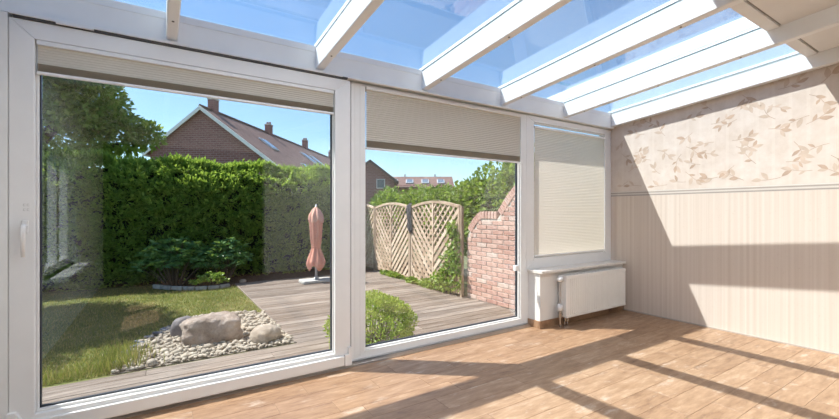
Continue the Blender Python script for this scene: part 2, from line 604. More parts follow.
# knee wall with the radiator under the small window
T(MB().box(3.27, XR, 2.79, 3.02, 0.0, 0.56).build('wall_knee', PLASTER), 'white knee wall under the small window', None, None, 'structure')
SKIRT = TILE
bfr = empty('baseboard_front', (3.27, 2.79, 0)); T(bfr, 'brown tile skirting around the knee wall', None, None, 'structure')
for (x0, x1) in ((3.258, 3.90), (3.903, 4.45), (4.453, XR)):
    local(MB().box(x0, x1, 2.778, 2.79, 0.0, 0.075), bfr).build('skirting_tile', SKIRT, bfr, 0.002)
local(MB().box(3.258, 3.27, 2.79, 2.945, 0.0, 0.075), bfr).build('skirting_tile', SKIRT, bfr, 0.002)

# sliding door on the left (proud of the fixed glazing)
d1 = empty('door_1', (0.29, 2.92, 0)); T(d1, 'large white tilt-and-slide glass door with a lever handle', None, None, 'structure')


def P(b, root, name, mat, bevel=0.0, parent=None, smooth=False):
    return local(b, root).build(name, mat, parent or root, bevel, smooth)


SX0, SX1, SZ0, SZ1 = -0.655, 1.229, 0.035, 2.205       # sash outside
OX0, OX1, OZ0, OZ1 = -0.556, 1.106, 0.128, 2.112       # sash inside
YS, YG = 2.885, 2.932


def mitred(root, x0, x1, z0, z1, i0, i1, j0, j1, y0, y1, mat, bevel, names=('stile', 'rail')):
    """four mitred frame members; outside x0..z1, inside i0..j1"""
    quads = [
        (names[0], [(x0, z0), (i0, j0), (i0, j1), (x0, z1)]),
        (names[0], [(x1, z1), (i1, j1), (i1, j0), (x1, z0)]),
        (names[1], [(x0, z0), (x1, z0), (i1, j0), (i0, j0)]),
        (names[1], [(i0, j1), (i1, j1), (x1, z1), (x0, z1)])]
    res = []
    for nm, q in quads:
        res.append(P(MB().prism(q, 1, y0, y1), root, nm, mat, bevel))
    return res


mem = mitred(d1, SX0, SX1, SZ0, SZ1, OX0, OX1, OZ0, OZ1, YS, YS + 0.075, WHITE, 0.004)
# glazing beads and gasket
mitred(d1, OX0, OX1, OZ0, OZ1, OX0 + 0.012, OX1 - 0.008, OZ0 + 0.016, OZ1 - 0.014, 2.914, 2.930, WHITE, 0.004, ('bead', 'bead'))
mitred(d1, OX0 + 0.008, OX1 - 0.004, OZ0 + 0.01, OZ1 - 0.01, OX0 + 0.018, OX1 - 0.015, OZ0 + 0.022, OZ1 - 0.020, YG - 0.003, YG + 0.02, GASKET, 0, ('gasket', 'gasket'))
P(MB().box(OX0 + 0.02, OX1 - 0.016, YG + 0.004, YG + 0.010, OZ0 + 0.02, OZ1 - 0.02), d1, 'pane', GLASS_W)
# fixed frame behind the sash
P(MB().box(-0.665, -0.60, 2.962, 3.02, 0.0, 2.22).box(1.17, 1.262, 2.962, 3.02, 0.0, 2.22)
  .box(-0.60, 1.17, 2.962, 3.02, 0.0, 0.09).box(-0.60, 1.17, 2.962, 3.02, 2.15, 2.22), d1, 'outer_frame', WHITE, 0.003)
# carriage cover at the bottom with end caps, running rail, upper guide
P(MB().box(-0.60, 1.175, 2.862, 2.886, 0.03, 0.105), d1, 'carriage_cover', WHITE, 0.008)
P(MB().prism([(1.175, 0.03), (1.232, 0.03), (1.232, 0.165), (1.205, 0.165), (1.205, 0.115), (1.175, 0.115)], 1, 2.856, 2.886), d1, 'end_cap', WHITE, 0.004)
P(MB().prism([(-0.66, 0.03), (-0.60, 0.03), (-0.60, 0.115), (-0.625, 0.165), (-0.66, 0.165)], 1, 2.856, 2.886), d1, 'end_cap', WHITE, 0.004)
P(MB().box(-0.66, 3.24, 2.885, 2.945, 0.0, 0.014).box(-0.66, 3.24, 2.893, 2.899, 0.014, 0.026).box(-0.66, 3.24, 2.915, 2.945, 0.014, 0.03), d1, 'running_rail', STEEL)
P(MB().box(-0.65, 3.23, 2.868, 2.896, 2.2185, 2.232), d1, 'upper_guide', WHITE, 0.002)
P(MB().box(-0.64, 1.20, 2.876, 2.896, 2.206, 2.2185), d1, 'guide_slot', DARKMETAL)
P(MB().box(-0.47, -0.31, 2.862, 2.885, 2.209, 2.222), d1, 'scissor_cover', WHITE, 0.002)
P(MB().box(1.16, 1.20, 2.862, 2.885, 2.207, 2.219), d1, 'scissor_cover', DARKMETAL, 0.002)
# handle
hx = -0.592
hb = P(MB().box(hx - 0.014, hx + 0.014, 2.873, 2.886, 1.085, 1.155), d1, 'handle', WHITE, 0.006)
P(MB().tube([(hx, 2.876, 1.125), (hx, 2.845, 1.125), (hx, 2.836, 1.115), (hx, 2.834, 1.09), (hx, 2.838, 0.965)], [0.009, 0.009, 0.011, 0.011, 0.008], 10),
  d1, 'lever', WHITE, 0, None, True)
# embossed tilt/slide symbol sticker above the handle
GREY = m_plain('grey_print', (0.55, 0.54, 0.52), 0.6)
st = P(MB().box(hx - 0.012, hx + 0.020, 2.8838, 2.8852, 1.195, 1.245), d1, 'position_sticker', WHITE, 0)
for (a, c) in ((-0.008, 1.228), (0.006, 1.228), (-0.008, 1.203), (0.006, 1.203)):
    P(MB().box(hx + a, hx + a + 0.009, 2.8832, 2.8839, c, c + 0.002).box(hx + a, hx + a + 0.002, 2.8832, 2.8839, c, c + 0.012)
      .box(hx + a, hx + a + 0.009, 2.8832, 2.8839, c + 0.010, c + 0.012), d1, 'symbol', GREY)

# fixed middle window
w1 = empty('window_1', (2.25, YF, 0)); T(w1, 'white floor-to-head fixed window beside the sliding door', None, None, 'structure')
MX0, MX1, MI0, MI1 = 1.262, 3.24, 1.382, 3.155
mitred(w1, MX0, MX1, 0.0, 2.22, MI0, MI1, 0.085, 2.204, 2.945, 3.02, WHITE, 0.004)
P(MB().box(MX0 + 0.03, MX0 + 0.036, 2.9425, 2.946, 0.05, 2.2), w1, 'joint_strip', WHITE)
P(MB().box(MX0 + 0.075, MX0 + 0.081, 2.9425, 2.946, 0.05, 2.2), w1, 'joint_strip', WHITE)
mitred(w1, MI0, MI1, 0.085, 2.204, MI0 + 0.012, MI1 - 0.012, 0.099, 2.19, 2.962, 2.986, WHITE, 0.004, ('bead', 'bead'))
mitred(w1, MI0 + 0.008, MI1 - 0.008, 0.093, 2.194, MI0 + 0.018, MI1 - 0.020, 0.108, 2.18, 2.984, 3.006, GASKET, 0, ('gasket', 'gasket'))
P(MB().box(MI0 + 0.014, MI1 - 0.014, 2.992, 2.998, 0.10, 2.19), w1, 'pane', GLASS_W)

# small window at the right
w2 = empty('window_2', (4.0, YF, 0.6)); T(w2, 'white window above the radiator', None, None, 'structure')
RX0, RX1, RI0, RI1, RZ0, RZ1 = 3.24, XR, 3.36, 4.64, 0.70, 2.158
mitred(w2, RX0, RX1, 0.59, 2.22, RI0, RI1, RZ0, RZ1, 2.945, 3.02, WHITE, 0.004)
mitred(w2, RI0, RI1, RZ0, RZ1, RI0 + 0.016, RI1 - 0.016, RZ0 + 0.016, RZ1 - 0.016, 2.962, 2.986, WHITE, 0.004, ('bead', 'bead'))
P(MB().box(RI0 + 0.012, RI1 - 0.012, 2.992, 2.998, RZ0 + 0.012, RZ1 - 0.012), w2, 'pane', GLASS_W)
P(MB().box(3.25, XR - 0.002, 2.745, 2.948, 0.562, 0.592), w2, 'sill', m_plain('stone_sill', (0.76, 0.72, 0.67), 0.35, var=0.06, scale=30), 0.005)
P(MB().box(3.24, 3.275, 2.946, 3.02, 0.0, 0.59), w2, 'lower_jamb', WHITE)

# ------------------------------------------------------------------ glazed roof = ceiling
ceil = empty('ceiling', (2, 2, 2.4)); T(ceil, 'lean-to glass roof on white rafters with solid panels at the house side', None, None, 'structure')
RW, RD = 0.062, 0.150
YE = 1.11            # where the glass ends
rx = [0.062 + 0.932 * k for k in range(-1, 6)]
rx[5] += 0.028
# front plate (beam over the windows) and gutter
P(MB().prism([(2.90, 2.2325), (3.10, 2.2325), (3.10, 2.415), (2.90, 2.415)], 0, XL - 0.2, XR + 0.1), ceil, 'front_plate', WHITE_PAINT, 0.003)
P(MB().box(XL - 0.2, XR + 0.1, 2.896, 2.901, 2.372, 2.378), ceil, 'plate_rib', WHITE_PAINT)
P(MB().prism([(3.10, 2.24), (3.16, 2.25), (3.185, 2.30), (3.185, 2.385), (3.175, 2.385), (3.172, 2.31), (3.15, 2.265), (3.10, 2.26)], 0, XL - 0.2, XR + 0.1), ceil, 'gutter', WHITE_PAINT)
for k, x in enumerate(rx):
    x0, x1 = x - RW / 2, x + RW / 2
    if k == 6: x0, x1 = XR - 0.074, XR - 0.008
    if k == 0: x0, x1 = XL, XL + 0.05
    prof = []
    def zb(yy): return roof_z(yy, 2.25)
    def zt(yy): return roof_z(yy, 2.408)
    ya, yb = YB, 2.90
    # chamfered section swept along the pitch
    c = 0.006
    sec = [(x0, c), (x0 + c, 0), (x1 - c, 0), (x1, c), (x1, RD), (x0, RD)]
    vs = [(sx, yy, zb(yy) + dz) for yy in (ya, yb) for (sx, dz) in sec]
    n = len(sec)
    fs = [tuple(range(n))[::-1], tuple(range(n, 2 * n))] + [(i, (i + 1) % n, n + (i + 1) % n, n + i) for i in range(n)]
    r_ = P(MB().add(vs, fs), ceil, 'rafter', WHITE_PAINT)
    # glazing gasket on the rafter and cap above the glass
    P(MB().bar((x, YE, zb(YE) + RD + 0.005), (x, 3.08, zb(3.08) + RD + 0.005), x1 - x0 - 0.012, 0.010), ceil, 'gasket_strip', m_plain('grey_rubber', (0.48, 0.54, 0.54), 0.6) if k == 0 else MATS['grey_rubber'])
    P(MB().bar((x, YE - 0.05, zb(YE - 0.05) + RD + 0.030), (x, 3.12, zb(3.12) + RD + 0.030), 0.06, 0.022), ceil, 'cap_strip', WHITE_PAINT)
    if k == 5:
        # guide rail of the outside awning on top of this rafter
        P(MB().bar((x, YE - 0.05, zb(YE - 0.05) + RD + 0.092), (x, 3.12, zb(3.12) + RD + 0.092), 0.075, 0.10), ceil, 'awning_rail', WHITE_PAINT, 0.004)
    if 0 < k < 6:
        for yy in (2.66, 1.9, 1.28):
            P(MB().tube([(x, yy, zb(yy) + 0.001), (x, yy, zb(yy) - 0.0025)], 0.007, 8), ceil, 'screw', DARKMETAL)
for k in range(len(rx) - 1):
    x0, x1 = rx[k] + 0.004, rx[k + 1] - 0.004
    z = 2.25 + RD + 0.013
    vs = []
    for yy in (YE - 0.02, 3.11):
        for xx in (x0, x1):
            for dz in (0, 0.006):
                vs.append((xx, yy, roof_z(yy, z) + dz))
    fs = [(0, 1, 3, 2), (4, 6, 7, 5), (0, 4, 5, 1), (2, 3, 7, 6), (0, 2, 6, 4), (1, 5, 7, 3)]
    P(MB().add(vs, fs), ceil, 'glass_pane', GLASS_R)
    # solid part at the house side: cross rail, step and panel
    a, b = rx[k] + 0.031, rx[k + 1] - 0.031
    if k == 5: b = XR - 0.074
    if k == 0: a = XL + 0.05
    def slab(ya, yb, z0, z1, nm, mat):
        vs = [(xx, yy, roof_z(yy, zz)) for yy in (ya, yb) for xx in (a, b) for zz in (z0, z1)]
        P(MB().add(vs, fs), ceil, nm, mat)
    slab(1.035, YE, 2.365, 2.44, 'cross_rail', PANEL)
    slab(1.022, 1.035, 2.38, 2.44, 'shadow_gap', m_plain('gap_grey', (0.30, 0.28, 0.25), 0.7) if k == 0 else MATS['gap_grey'])
    slab(YB, 1.022, 2.372, 2.45, 'roof_panel', PANEL)
    # flashing angle along the front edge of the glass
    P(MB().box(a, b, 2.905, 2.93, 2.414, 2.420), ceil, 'glass_rest', WHITE_PAINT)

# ------------------------------------------------------------------ unseen fill lamps added under the solid roof to brighten the room
lm_, lnt, lout = mat_base('fill_lamp_glow')
em = lnt.nodes.new('ShaderNodeEmission'); em.inputs[0].default_value = (0.95, 0.98, 1.0, 1); em.inputs[1].default_value = 17.0
lnt.links.new(em.outputs[0], lout.inputs[0])
for (lx, ly, lb) in ((0.5, 0.88, 'added flat white fill lamp, out of view between the rafters above the sliding door side'), (1.44, 0.88, 'added flat white fill lamp, out of view between the rafters near the window post'),
                     (3.3, -0.50, 'added flat white fill lamp, out of view between the rafters by the papered wall'), (3.3, -1.45, 'added flat white fill lamp, out of view between the rafters near the rear wall')):
    zc = roof_z(ly, 2.372)
    t = empty('fill_lamp', (lx, ly, zc - 0.06)); T(t, lb, 'lamp')
    MB().box(-0.32, 0.32, -0.17, 0.17, 0.012, 0.045).build('fill_housing', WHITE_PAINT, t, 0.004)
    MB().box(-0.30, 0.30, -0.15, 0.15, 0.0, 0.012).build('fill_panel', lm_, t)

# ------------------------------------------------------------------ pleated blinds


def pleats(x0, x1, z0, z1, pitch, amp, yc):
    n = max(4, int(round((z1 - z0) / pitch)) * 2)
    vs = []; fs = []
    for i in range(n + 1):
        z = z0 + (z1 - z0) * i / n
        yy = yc + (amp if i % 2 else -amp)
        vs += [(x0, yy, z), (x1, yy, z)]
    for i in range(n):
        fs.append((2 * i, 2 * i + 1, 2 * i + 3, 2 * i + 2))
    return MB().add(vs, fs)


def blind(label, x0, x1, ztop, zbot, yc, pitch, amp, mat, stack=0.0, gap_top=0.0):
    t = empty('pleated_blind', ((x0 + x1) / 2, yc, zbot))
    T(t, label, 'blind', 'pleated blinds on the glazed front')
    P(MB().box(x0, x1, yc - 0.014, yc + 0.014, ztop - 0.024, ztop), t, 'head_rail', WHITE, 0.003)
    P(MB().box(x0, x1, yc - 0.012, yc + 0.012, zbot, zbot + 0.016), t, 'bottom_rail', WHITE, 0.004)
    zf = zbot + 0.016
    if stack:
        P(pleats(x0 + 0.004, x1 - 0.004, zf, zf + stack, 0.007, 0.011, yc), t, 'gathered_pleats', FAB_D)
        zf += stack
    if ztop - 0.024 - zf > 0.02:
        P(pleats(x0 + 0.004, x1 - 0.004, zf, ztop - 0.024 - gap_top, pitch, amp, yc), t, 'pleated_fabric', mat)
    return t


blind('pleated beige blind drawn up into a narrow bundle over the sliding door', -0.550, 1.100, 2.110, 1.930, 2.900, 0.014, 0.0008, FAB_D, 0.04)
blind('pleated beige blind drawn up halfway over the tall fixed window', 1.388, 3.148, 2.202, 1.700, 2.945, 0.018, 0.002, FAB_D, 0.055)
b3 = blind('pale cream pleated blind let down over the window above the radiator', 3.366, 4.634, 2.118, 0.716, 2.952, 0.018, 0.0011, FAB)
# cord of the middle blind with its tensioner on the frame
cb = empty('blind_cord', (3.17, 2.93, 0.6))
T(cb, 'white cord loop hanging from a small holder on the mullion beside the radiator', 'cord')
P(MB().tube([(3.175, 2.935, 1.70), (3.177, 2.932, 1.2), (3.18, 2.93, 0.85), (3.19, 2.92, 0.68), (3.165, 2.915, 0.585), (3.12, 2.925, 0.58), (3.09, 2.94, 0.605)], 0.0022, 6), cb, 'cord', WHITE)
P(MB().box(3.06, 3.105, 2.925, 2.962, 0.590, 0.645), cb, 'cord_holder', WHITE, 0.005)

# ------------------------------------------------------------------ radiator
rad = empty('panel_radiator', (4.05, 2.71, 0)); T(rad, 'white ribbed panel radiator under the sill with thermostat valve', 'radiator')
QX0, QX1, QY0, QY1, QZ0, QZ1 = 3.535, 4.62, 2.665, 2.765, 0.095, 0.530
# ribbed front: sheet with pressed vertical flutes
prof = []
nfl = 32
wfl = (QX1 - QX0 - 0.06) / nfl
xx = QX0
prof.append((QX0, QY0 + 0.012)); prof.append((QX0 + 0.03, QY0 + 0.004))
for i in range(nfl):
    a = QX0 + 0.03 + i * wfl
    prof += [(a + wfl * 0.15, QY0), (a + wfl * 0.6, QY0), (a + wfl * 0.72, QY0 + 0.007), (a + wfl * 0.9, QY0 + 0.007)]
prof += [(QX1 - 0.03, QY0 + 0.004), (QX1, QY0 + 0.012), (QX1, QY0 + 0.020), (QX0, QY0 + 0.020)]
P(MB().prism(prof, 2, QZ0 + 0.025, QZ1 - 0.03), rad, 'front_panel', RADW)
P(MB().box(QX0, QX1, QY0 + 0.002, QY0 + 0.020, QZ1 - 0.032, QZ1 - 0.004).box(QX0, QX1, QY0 + 0.002, QY0 + 0.020, QZ0, QZ0 + 0.027), rad, 'header_band', RADW, 0.004)
P(MB().box(QX0, QX1, QY1 - 0.02, QY1, QZ0, QZ1 - 0.01), rad, 'rear_panel', RADW)
for x in (QX0 - 0.003, QX1 - 0.004):
    P(MB().box(x, x + 0.007, QY0 + 0.006, QY1, QZ0 + 0.004, QZ1), rad, 'side_cover', RADW, 0.002)
g = MB().box(QX0, QX1, QY0 + 0.004, QY0 + 0.012, QZ1 - 0.005, QZ1 + 0.002).box(QX0, QX1, QY1 - 0.012, QY1, QZ1 - 0.005, QZ1 + 0.002)
for i in range(60):
    x = QX0 + 0.01 + i * (QX1 - QX0 - 0.02) / 59
    g.box(x - 0.002, x + 0.002, QY0 + 0.01, QY1 - 0.01, QZ1 - 0.006, QZ1)
P(g, rad, 'top_grille', RADW)
th = P(MB().tube([(3.535, 2.715, 0.497), (3.515, 2.715, 0.497)], 0.012, 12), rad, 'valve_body', CHROME)
P(MB().tube([(3.518, 2.715, 0.497), (3.512, 2.715, 0.497), (3.468, 2.715, 0.497), (3.460, 2.715, 0.497)], [0.022, 0.028, 0.026, 0.019], 16), rad, 'thermostat_head', WHITE, 0, None, True)
P(MB().tube([(3.50, 2.715, 0.497), (3.50, 2.72, 0.46), (3.495, 2.72, 0.30), (3.495, 2.72, 0.17)], 0.007, 8), rad, 'riser_pipe', STEEL, 0, None, True)
P(MB().tube([(3.495, 2.72, 0.235), (3.495, 2.72, 0.17)], [0.025, 0.028], 14), rad, 'valve_cap', WHITE, 0, None, True)
P(MB().tube([(3.495, 2.72, 0.17), (3.495, 2.72, 0.155), (3.495, 2.72, 0.15), (3.495, 2.72, 0.10), (3.495, 2.72, 0.095), (3.495, 2.72, 0.0)], [0.016, 0.016, 0.022, 0.022, 0.012, 0.012], 12), rad, 'valve_block', CHROME)
P(MB().tube([(3.495, 2.72, 0.125), (3.535, 2.72, 0.125), (3.56, 2.72, 0.12)], 0.010, 10), rad, 'valve_branch', CHROME)
for x in (3.565, 3.605):
    P(MB().tube([(x, 2.715, 0.10), (x, 2.715, 0.0)], 0.009, 10), rad, 'supply_pipe', CHROME)
    P(MB().tube([(x, 2.715, 0.085), (x, 2.715, 0.055)], 0.015, 6), rad, 'pipe_nut', CHROME)
for x in (3.75, 4.4):
    P(MB().box(x, x + 0.03, 2.765, 2.7885, 0.15, 0.48), rad, 'wall_bracket', RADW)

# ================================================================== GARDEN
G = -0.12
gm, gnt, gout = mat_base('far_ground')
principled(gnt, gout, ramp(gnt, noise_n(gnt, coords(gnt), 0.8, 6), [(0.3, (0.05, 0.075, 0.02)), (0.7, (0.12, 0.13, 0.05))]), 0.95)
ground = MB().box(-60, 90, 3.02, 120, G - 0.5, G - 0.03).build('ground', gm)
T(ground, 'open ground beyond the garden', None, None, 'structure')
plinth = MB().box(XL - 0.6, XR + 0.6, 2.96, 3.06, G - 0.03, -0.002).build('trim_1', m_plain('threshold', (0.52, 0.50, 0.47), 0.6))
T(plinth, 'grey threshold below the glazed front', None, None, 'structure')

# lawn soil and blades
lm = m_mottle('lawn_turf', [(0.25, (0.055, 0.075, 0.018)), (0.5, (0.12, 0.14, 0.035)), (0.75, (0.24, 0.215, 0.09))], 2.2, 0.95, 0.6, 60)
turf = MB().box(-6, 1.15, 4.08, 9.2, G - 0.03, G - 0.012).build('lawn', lm)
T(turf, 'patchy mown lawn beside the wooden deck', None, None, 'structure')


def gravel_in(x, y):
    """inside the gravel bed?"""
    poly = [(-0.34, 4.07), (-0.235, 4.75), (-0.09, 5.12), (0.06, 5.36), (0.30, 5.72), (0.62, 5.80), (1.15, 5.55), (1.15, 4.07)]
    c = False
    for i in range(len(poly)):
        x1, y1 = poly[i]; x2, y2 = poly[i - 1]
        if (y1 > y) != (y2 > y) and x < (x2 - x1) * (y - y1) / (y2 - y1) + x1: c = not c
    return c


GR = m_leaf('grass_blades', [(0.15, (0.081, 0.105, 0.028)), (0.5, (0.189, 0.193, 0.054)), (0.75, (0.379, 0.286, 0.116)), (0.95, (0.612, 0.396, 0.262))], 0.3, 0.6, 1.8)
n = 60000
px = nr.uniform(-2.6, 1.13, n); py = 4.12 + 4.5 * nr.random(n) ** 1.5
keep = np.array([not gravel_in(a, b) for a, b in zip(px, py)])
# bed under the hedge is bare
bed = (px > -0.1) & (py > 7.75 + 0.35 * np.abs((px - 0.75) / 0.8) ** 2)
keep &= ~bed
px, py = px[keep], py[keep]
P3 = np.stack([px, py, np.full(len(px), G - 0.014)], 1)
D3 = np.stack([nr.normal(0, 0.45, len(px)), nr.normal(0, 0.45, len(px)), np.ones(len(px))], 1)
ho = leaf_mesh('grass', P3, D3, nr.uniform(0.018, 0.05, len(px)), 0.006, GR)
T(ho, 'short green and straw-coloured lawn grass', 'grass', None, 'stuff')
# tall seed stalks near the gravel
n = 900
px = np.concatenate([nr.normal(-0.27, 0.09, n // 2), nr.uniform(-0.9, -0.2, n // 2)]); py = np.concatenate([nr.normal(4.35, 0.16, n // 2), 4.16 + np.abs(nr.normal(0, 0.10, n // 2))])
py = np.maximum(py, 4.14)
P3 = np.stack([px, py, np.full(n, G - 0.014)], 1)
D3 = np.stack([nr.normal(0, 0.25, n), nr.normal(0, 0.25, n), np.ones(n)], 1)
ho = leaf_mesh('tall_grass', P3, D3, nr.uniform(0.06, 0.22, n) * (0.55 + 0.45 * (np.arange(n) < n // 2)), 0.006, GR)
T(ho, 'unmown yellow-green grass tufts at the gravel edge', 'grass', None, 'stuff')

# deck of boards
DK = m_mottle('weathered_deck', [(0.2, (0.098, 0.073, 0.057)), (0.42, (0.167, 0.132, 0.108)), (0.6, (0.230, 0.190, 0.160)), (0.8, (0.334, 0.286, 0.248))],
              2.2, 0.8, 0.3, 10, (1.2, 14, 4), 0.006, 0.28)
deck = MB().box(-2.2, 3.95, 3.06, 4.10, G - 0.10, G - 0.03).box(1.16, 4.0, 4.10, 8.02, G - 0.10, G - 0.03).build('wooden_deck', m_plain('deck_joists', (0.05, 0.04, 0.032), 0.9))
T(deck, 'weathered grey-brown plank deck in front of the windows', None, None, 'structure')
BW = 0.143
y = 3.062
while y < 8.0:
    x0, x1 = (-2.2, 3.96) if y + BW < 4.13 else (1.16, 4.02)
    if y > 6.4: x1 = 4.05
    cuts = [x0]
    c = x0 + rnd.uniform(0.9, 2.6)
    while c < x1 - 0.4:
        cuts.append(c); c += rnd.uniform(1.6, 2.8)
    cuts.append(x1)
    for a, b in zip(cuts[:-1], cuts[1:]):
        o = MB().box(0, b - a - 0.003, 0, BW - 0.009, -0.028, 0).build('deck_board', DK, deck, 0.002, seg=1)
        o.location = (a, y, G + rnd.uniform(-0.0015, 0.001))
    y += BW
o = MB().box(1.145, 1.16, 4.10, 8.02, G - 0.05, G + 0.004).build('edge_board', DK, deck)

# gravel bed
gb = MB()
poly = [(-0.34, 4.10), (-0.235, 4.75), (-0.09, 5.12), (0.06, 5.36), (0.30, 5.72), (0.62, 5.80), (1.142, 5.55), (1.142, 4.10)]
gb.prism(poly, 2, G - 0.014, G - 0.004)
o = gb.build('gravel_bed', m_mottle('sand', [(0.3, (0.14, 0.115, 0.09)), (0.7, (0.30, 0.26, 0.21))], 30, 0.95, 0.8, 70)); T(o, 'sandy base of the gravel bed', None, None, 'structure')
PEB = None


def m_pebble():
    m, nt, out = mat_base('pebble')
    g = nt.nodes.new('ShaderNodeNewGeometry')
    oi = nt.nodes.new('ShaderNodeObjectInfo')
    f = math_n(nt, 'FRACT', math_n(nt, 'ADD', g.outputs['Random Per Island'], oi.outputs['Random']))
    c = ramp(nt, f, [(0.0, (0.286, 0.235, 0.180)), (0.25, (0.494, 0.419, 0.324)), (0.5, (0.351, 0.298, 0.240)), (0.75, (0.650, 0.572, 0.456)), (1.0, (0.416, 0.318, 0.222))])
    n = noise_n(nt, coords(nt), 45, 5)
    c = mixc(nt, 0.5, c, ramp(nt, n, [(0.3, (0.18, 0.16, 0.135)), (0.7, (0.46, 0.42, 0.36))]), 'MIX')
    principled(nt, out, c, 0.85, 0, bump(nt, n, 0.3, 0.004), 0.2)
    return m


PEB = m_pebble()
IV, IF = icos(1)
pts = []
while len(pts) < 2600:
    a, b = rnd.uniform(-0.36, 1.14), rnd.uniform(4.11, 5.8)
    if gravel_in(a, b): pts.append((a, b))
pts = np.array(pts); n = len(pts)
sz = nr.uniform(0.009, 0.026, n)
ang = nr.uniform(0, 2 * PI, n)
S = np.stack([sz * nr.uniform(0.9, 1.5, n), sz * nr.uniform(0.7, 1.1, n), sz * nr.uniform(0.5, 0.8, n)], 1)
V = IV[None] * S[:, None] * (1 + nr.normal(0, 0.07, (n, len(IV), 1)))
ca, sa = np.cos(ang)[:, None], np.sin(ang)[:, None]
V = np.stack([V[..., 0] * ca - V[..., 1] * sa, V[..., 0] * sa + V[..., 1] * ca, V[..., 2]], -1)
V += np.stack([pts[:, 0], pts[:, 1], G - 0.002 + S[:, 2] * 0.8], 1)[:, None]
Fc = (IF[None] + (np.arange(n) * len(IV))[:, None, None]).reshape(-1, 3)
gro = np_mesh('gravel', V.reshape(-1, 3), Fc, PEB, None, True)
T(gro, 'pale pebble gravel around the boulder', 'gravel', None, 'stuff')
# larger cobbles, one by one
cob_me = []
for k in range(5):
    Vc = IV * np.array([1.25, 0.95, 0.65]) * (1 + nr.normal(0, 0.06, (len(IV), 1)))
    me = bpy.data.meshes.new('cobble'); me.from_pydata([tuple(v) for v in Vc], [], [tuple(f) for f in IF]); me.materials.append(PEB)
    me.polygons.foreach_set('use_smooth', [True] * len(me.polygons)); cob_me.append(me)
placed = []
tries = 0
while len(placed) < 70 and tries < 5000:
    tries += 1
    a, b = rnd.uniform(-0.30, 1.10), rnd.uniform(4.16, 5.7)
    r = rnd.uniform(0.026, 0.046)
    if not gravel_in(a, b): continue
    if (a - 0.46) ** 2 / 0.40 ** 2 + (b - 4.70) ** 2 / 0.33 ** 2 < 1: continue
    if math.hypot(a - 0.9, b - 4.33) < 0.24 or math.hypot(a - 0.20, b - 4.98) < 0.2: continue
    if any(math.hypot(a - p[0], b - p[1]) < (r + p[2]) * 1.3 for p in placed): continue
    placed.append((a, b, r))
    o = link('cobble', rnd.choice(cob_me), None, None, (a, b, G + r * 0.5))
    o.scale = (r, r, r); o.rotation_euler = (0, 0, rnd.uniform(0, 6.28))
    T(o, 'fist-sized rounded pale cobble lying among the finer gravel', 'stone', 'cobbles in the gravel bed')
# slate slips along the lawn side
SLATE = m_mottle('blue_slate', [(0.3, (0.050, 0.062, 0.083)), (0.7, (0.130, 0.150, 0.187))], 9, 0.6, 0.4, 60, perobj=0.2)
edge = [(-0.33, 4.30), (-0.30, 4.45), (-0.27, 4.60), (-0.235, 4.74), (-0.18, 4.88), (-0.12, 5.02), (-0.04, 5.14), (0.03, 5.25), (0.10, 5.36)]
for k in range(len(edge)):
    a, b = edge[k]; a += 0.02
    q = [(-0.075, -0.05), (0.03, -0.065), (0.08, -0.01), (0.05, 0.055), (-0.05, 0.06)]
    q = [(u * rnd.uniform(0.6, 0.95), v * rnd.uniform(0.6, 0.95)) for u, v in q]
    o = MB().prism(q, 2, -0.008, 0.008).build('slate_slip', SLATE, None, 0.003, seg=1)
    o.location = (a, b, G + 0.022); o.rotation_euler = (rnd.uniform(-0.25, 0.25), rnd.uniform(-0.3, 0.2), rnd.uniform(0, 3))
    T(o, 'bluish slate slip edging the gravel towards the lawn', 'stone', 'slate slips edging the gravel')


def boulder(name, label, loc, dims, power, mat, seed, rotz=0, amp=0.06, group=None):
    V0, F0 = icos(5)
    V = np.sign(V0) * np.abs(V0) ** power
    V = V / np.linalg.norm(V, axis=1, keepdims=True) * (np.linalg.norm(V0, axis=1, keepdims=True))
    # superellipsoid: push out the corners
    k = (np.abs(V0) ** (2 / power)).sum(1, keepdims=True) ** (-power / 2)
    V = V0 * k
    out = []
    for v in V:
        p = Vector(v)
        d = mnoise.noise(p * 1.3 + Vector((seed, 0, 0))) * amp * 1.6 + mnoise.noise(p * 3.5 + Vector((seed, 3, 0))) * amp * 0.6 + mnoise.noise(p * 11 + Vector((seed, 5, 1))) * amp * 0.30 + mnoise.noise(p * 26 + Vector((seed, 2, 7))) * amp * 0.14
        out.append(p * (1 + d))
    V = np.array([p[:] for p in out]) * np.array(dims)
    me = bpy.data.meshes.new(name); me.from_pydata([tuple(v) for v in V], [], [tuple(f) for f in F0]); me.materials.append(mat)
    me.polygons.foreach_set('use_smooth', [True] * len(me.polygons))
    o = link(name, me, None, None, loc); o.rotation_euler = (0, 0, rotz)
    T(o, label, 'boulder' if name == 'boulder' else 'rock', group)
    return o


ROCK = m_mottle('boulder_stone', [(0.25, (0.168, 0.125, 0.099)), (0.5, (0.308, 0.250, 0.209)), (0.75, (0.448, 0.389, 0.351))], 7, 0.9, 0.7, 34, dist=0.02)
ROCK2 = m_mottle('small_rock_stone', [(0.25, (0.216, 0.174, 0.132)), (0.5, (0.348, 0.294, 0.240)), (0.75, (0.480, 0.432, 0.372))], 9, 0.9, 0.5, 40, dist=0.015)
ROCK3 = m_mottle('dark_stone', [(0.3, (0.10, 0.09, 0.095)), (0.7, (0.22, 0.20, 0.20))], 6, 0.7, 0.4, 30)
boulder('boulder', 'large rough brown boulder resting on the gravel', (0.45, 4.62, G + 0.110), (0.275, 0.17, 0.150), 0.62, ROCK, 3.1, -0.12, 0.10)
boulder('rock', 'smaller rounded tan rock beside the deck edge', (0.905, 4.31, G + 0.06), (0.145, 0.13, 0.10), 0.85, ROCK2, 8.7, 0.2, 0.05)
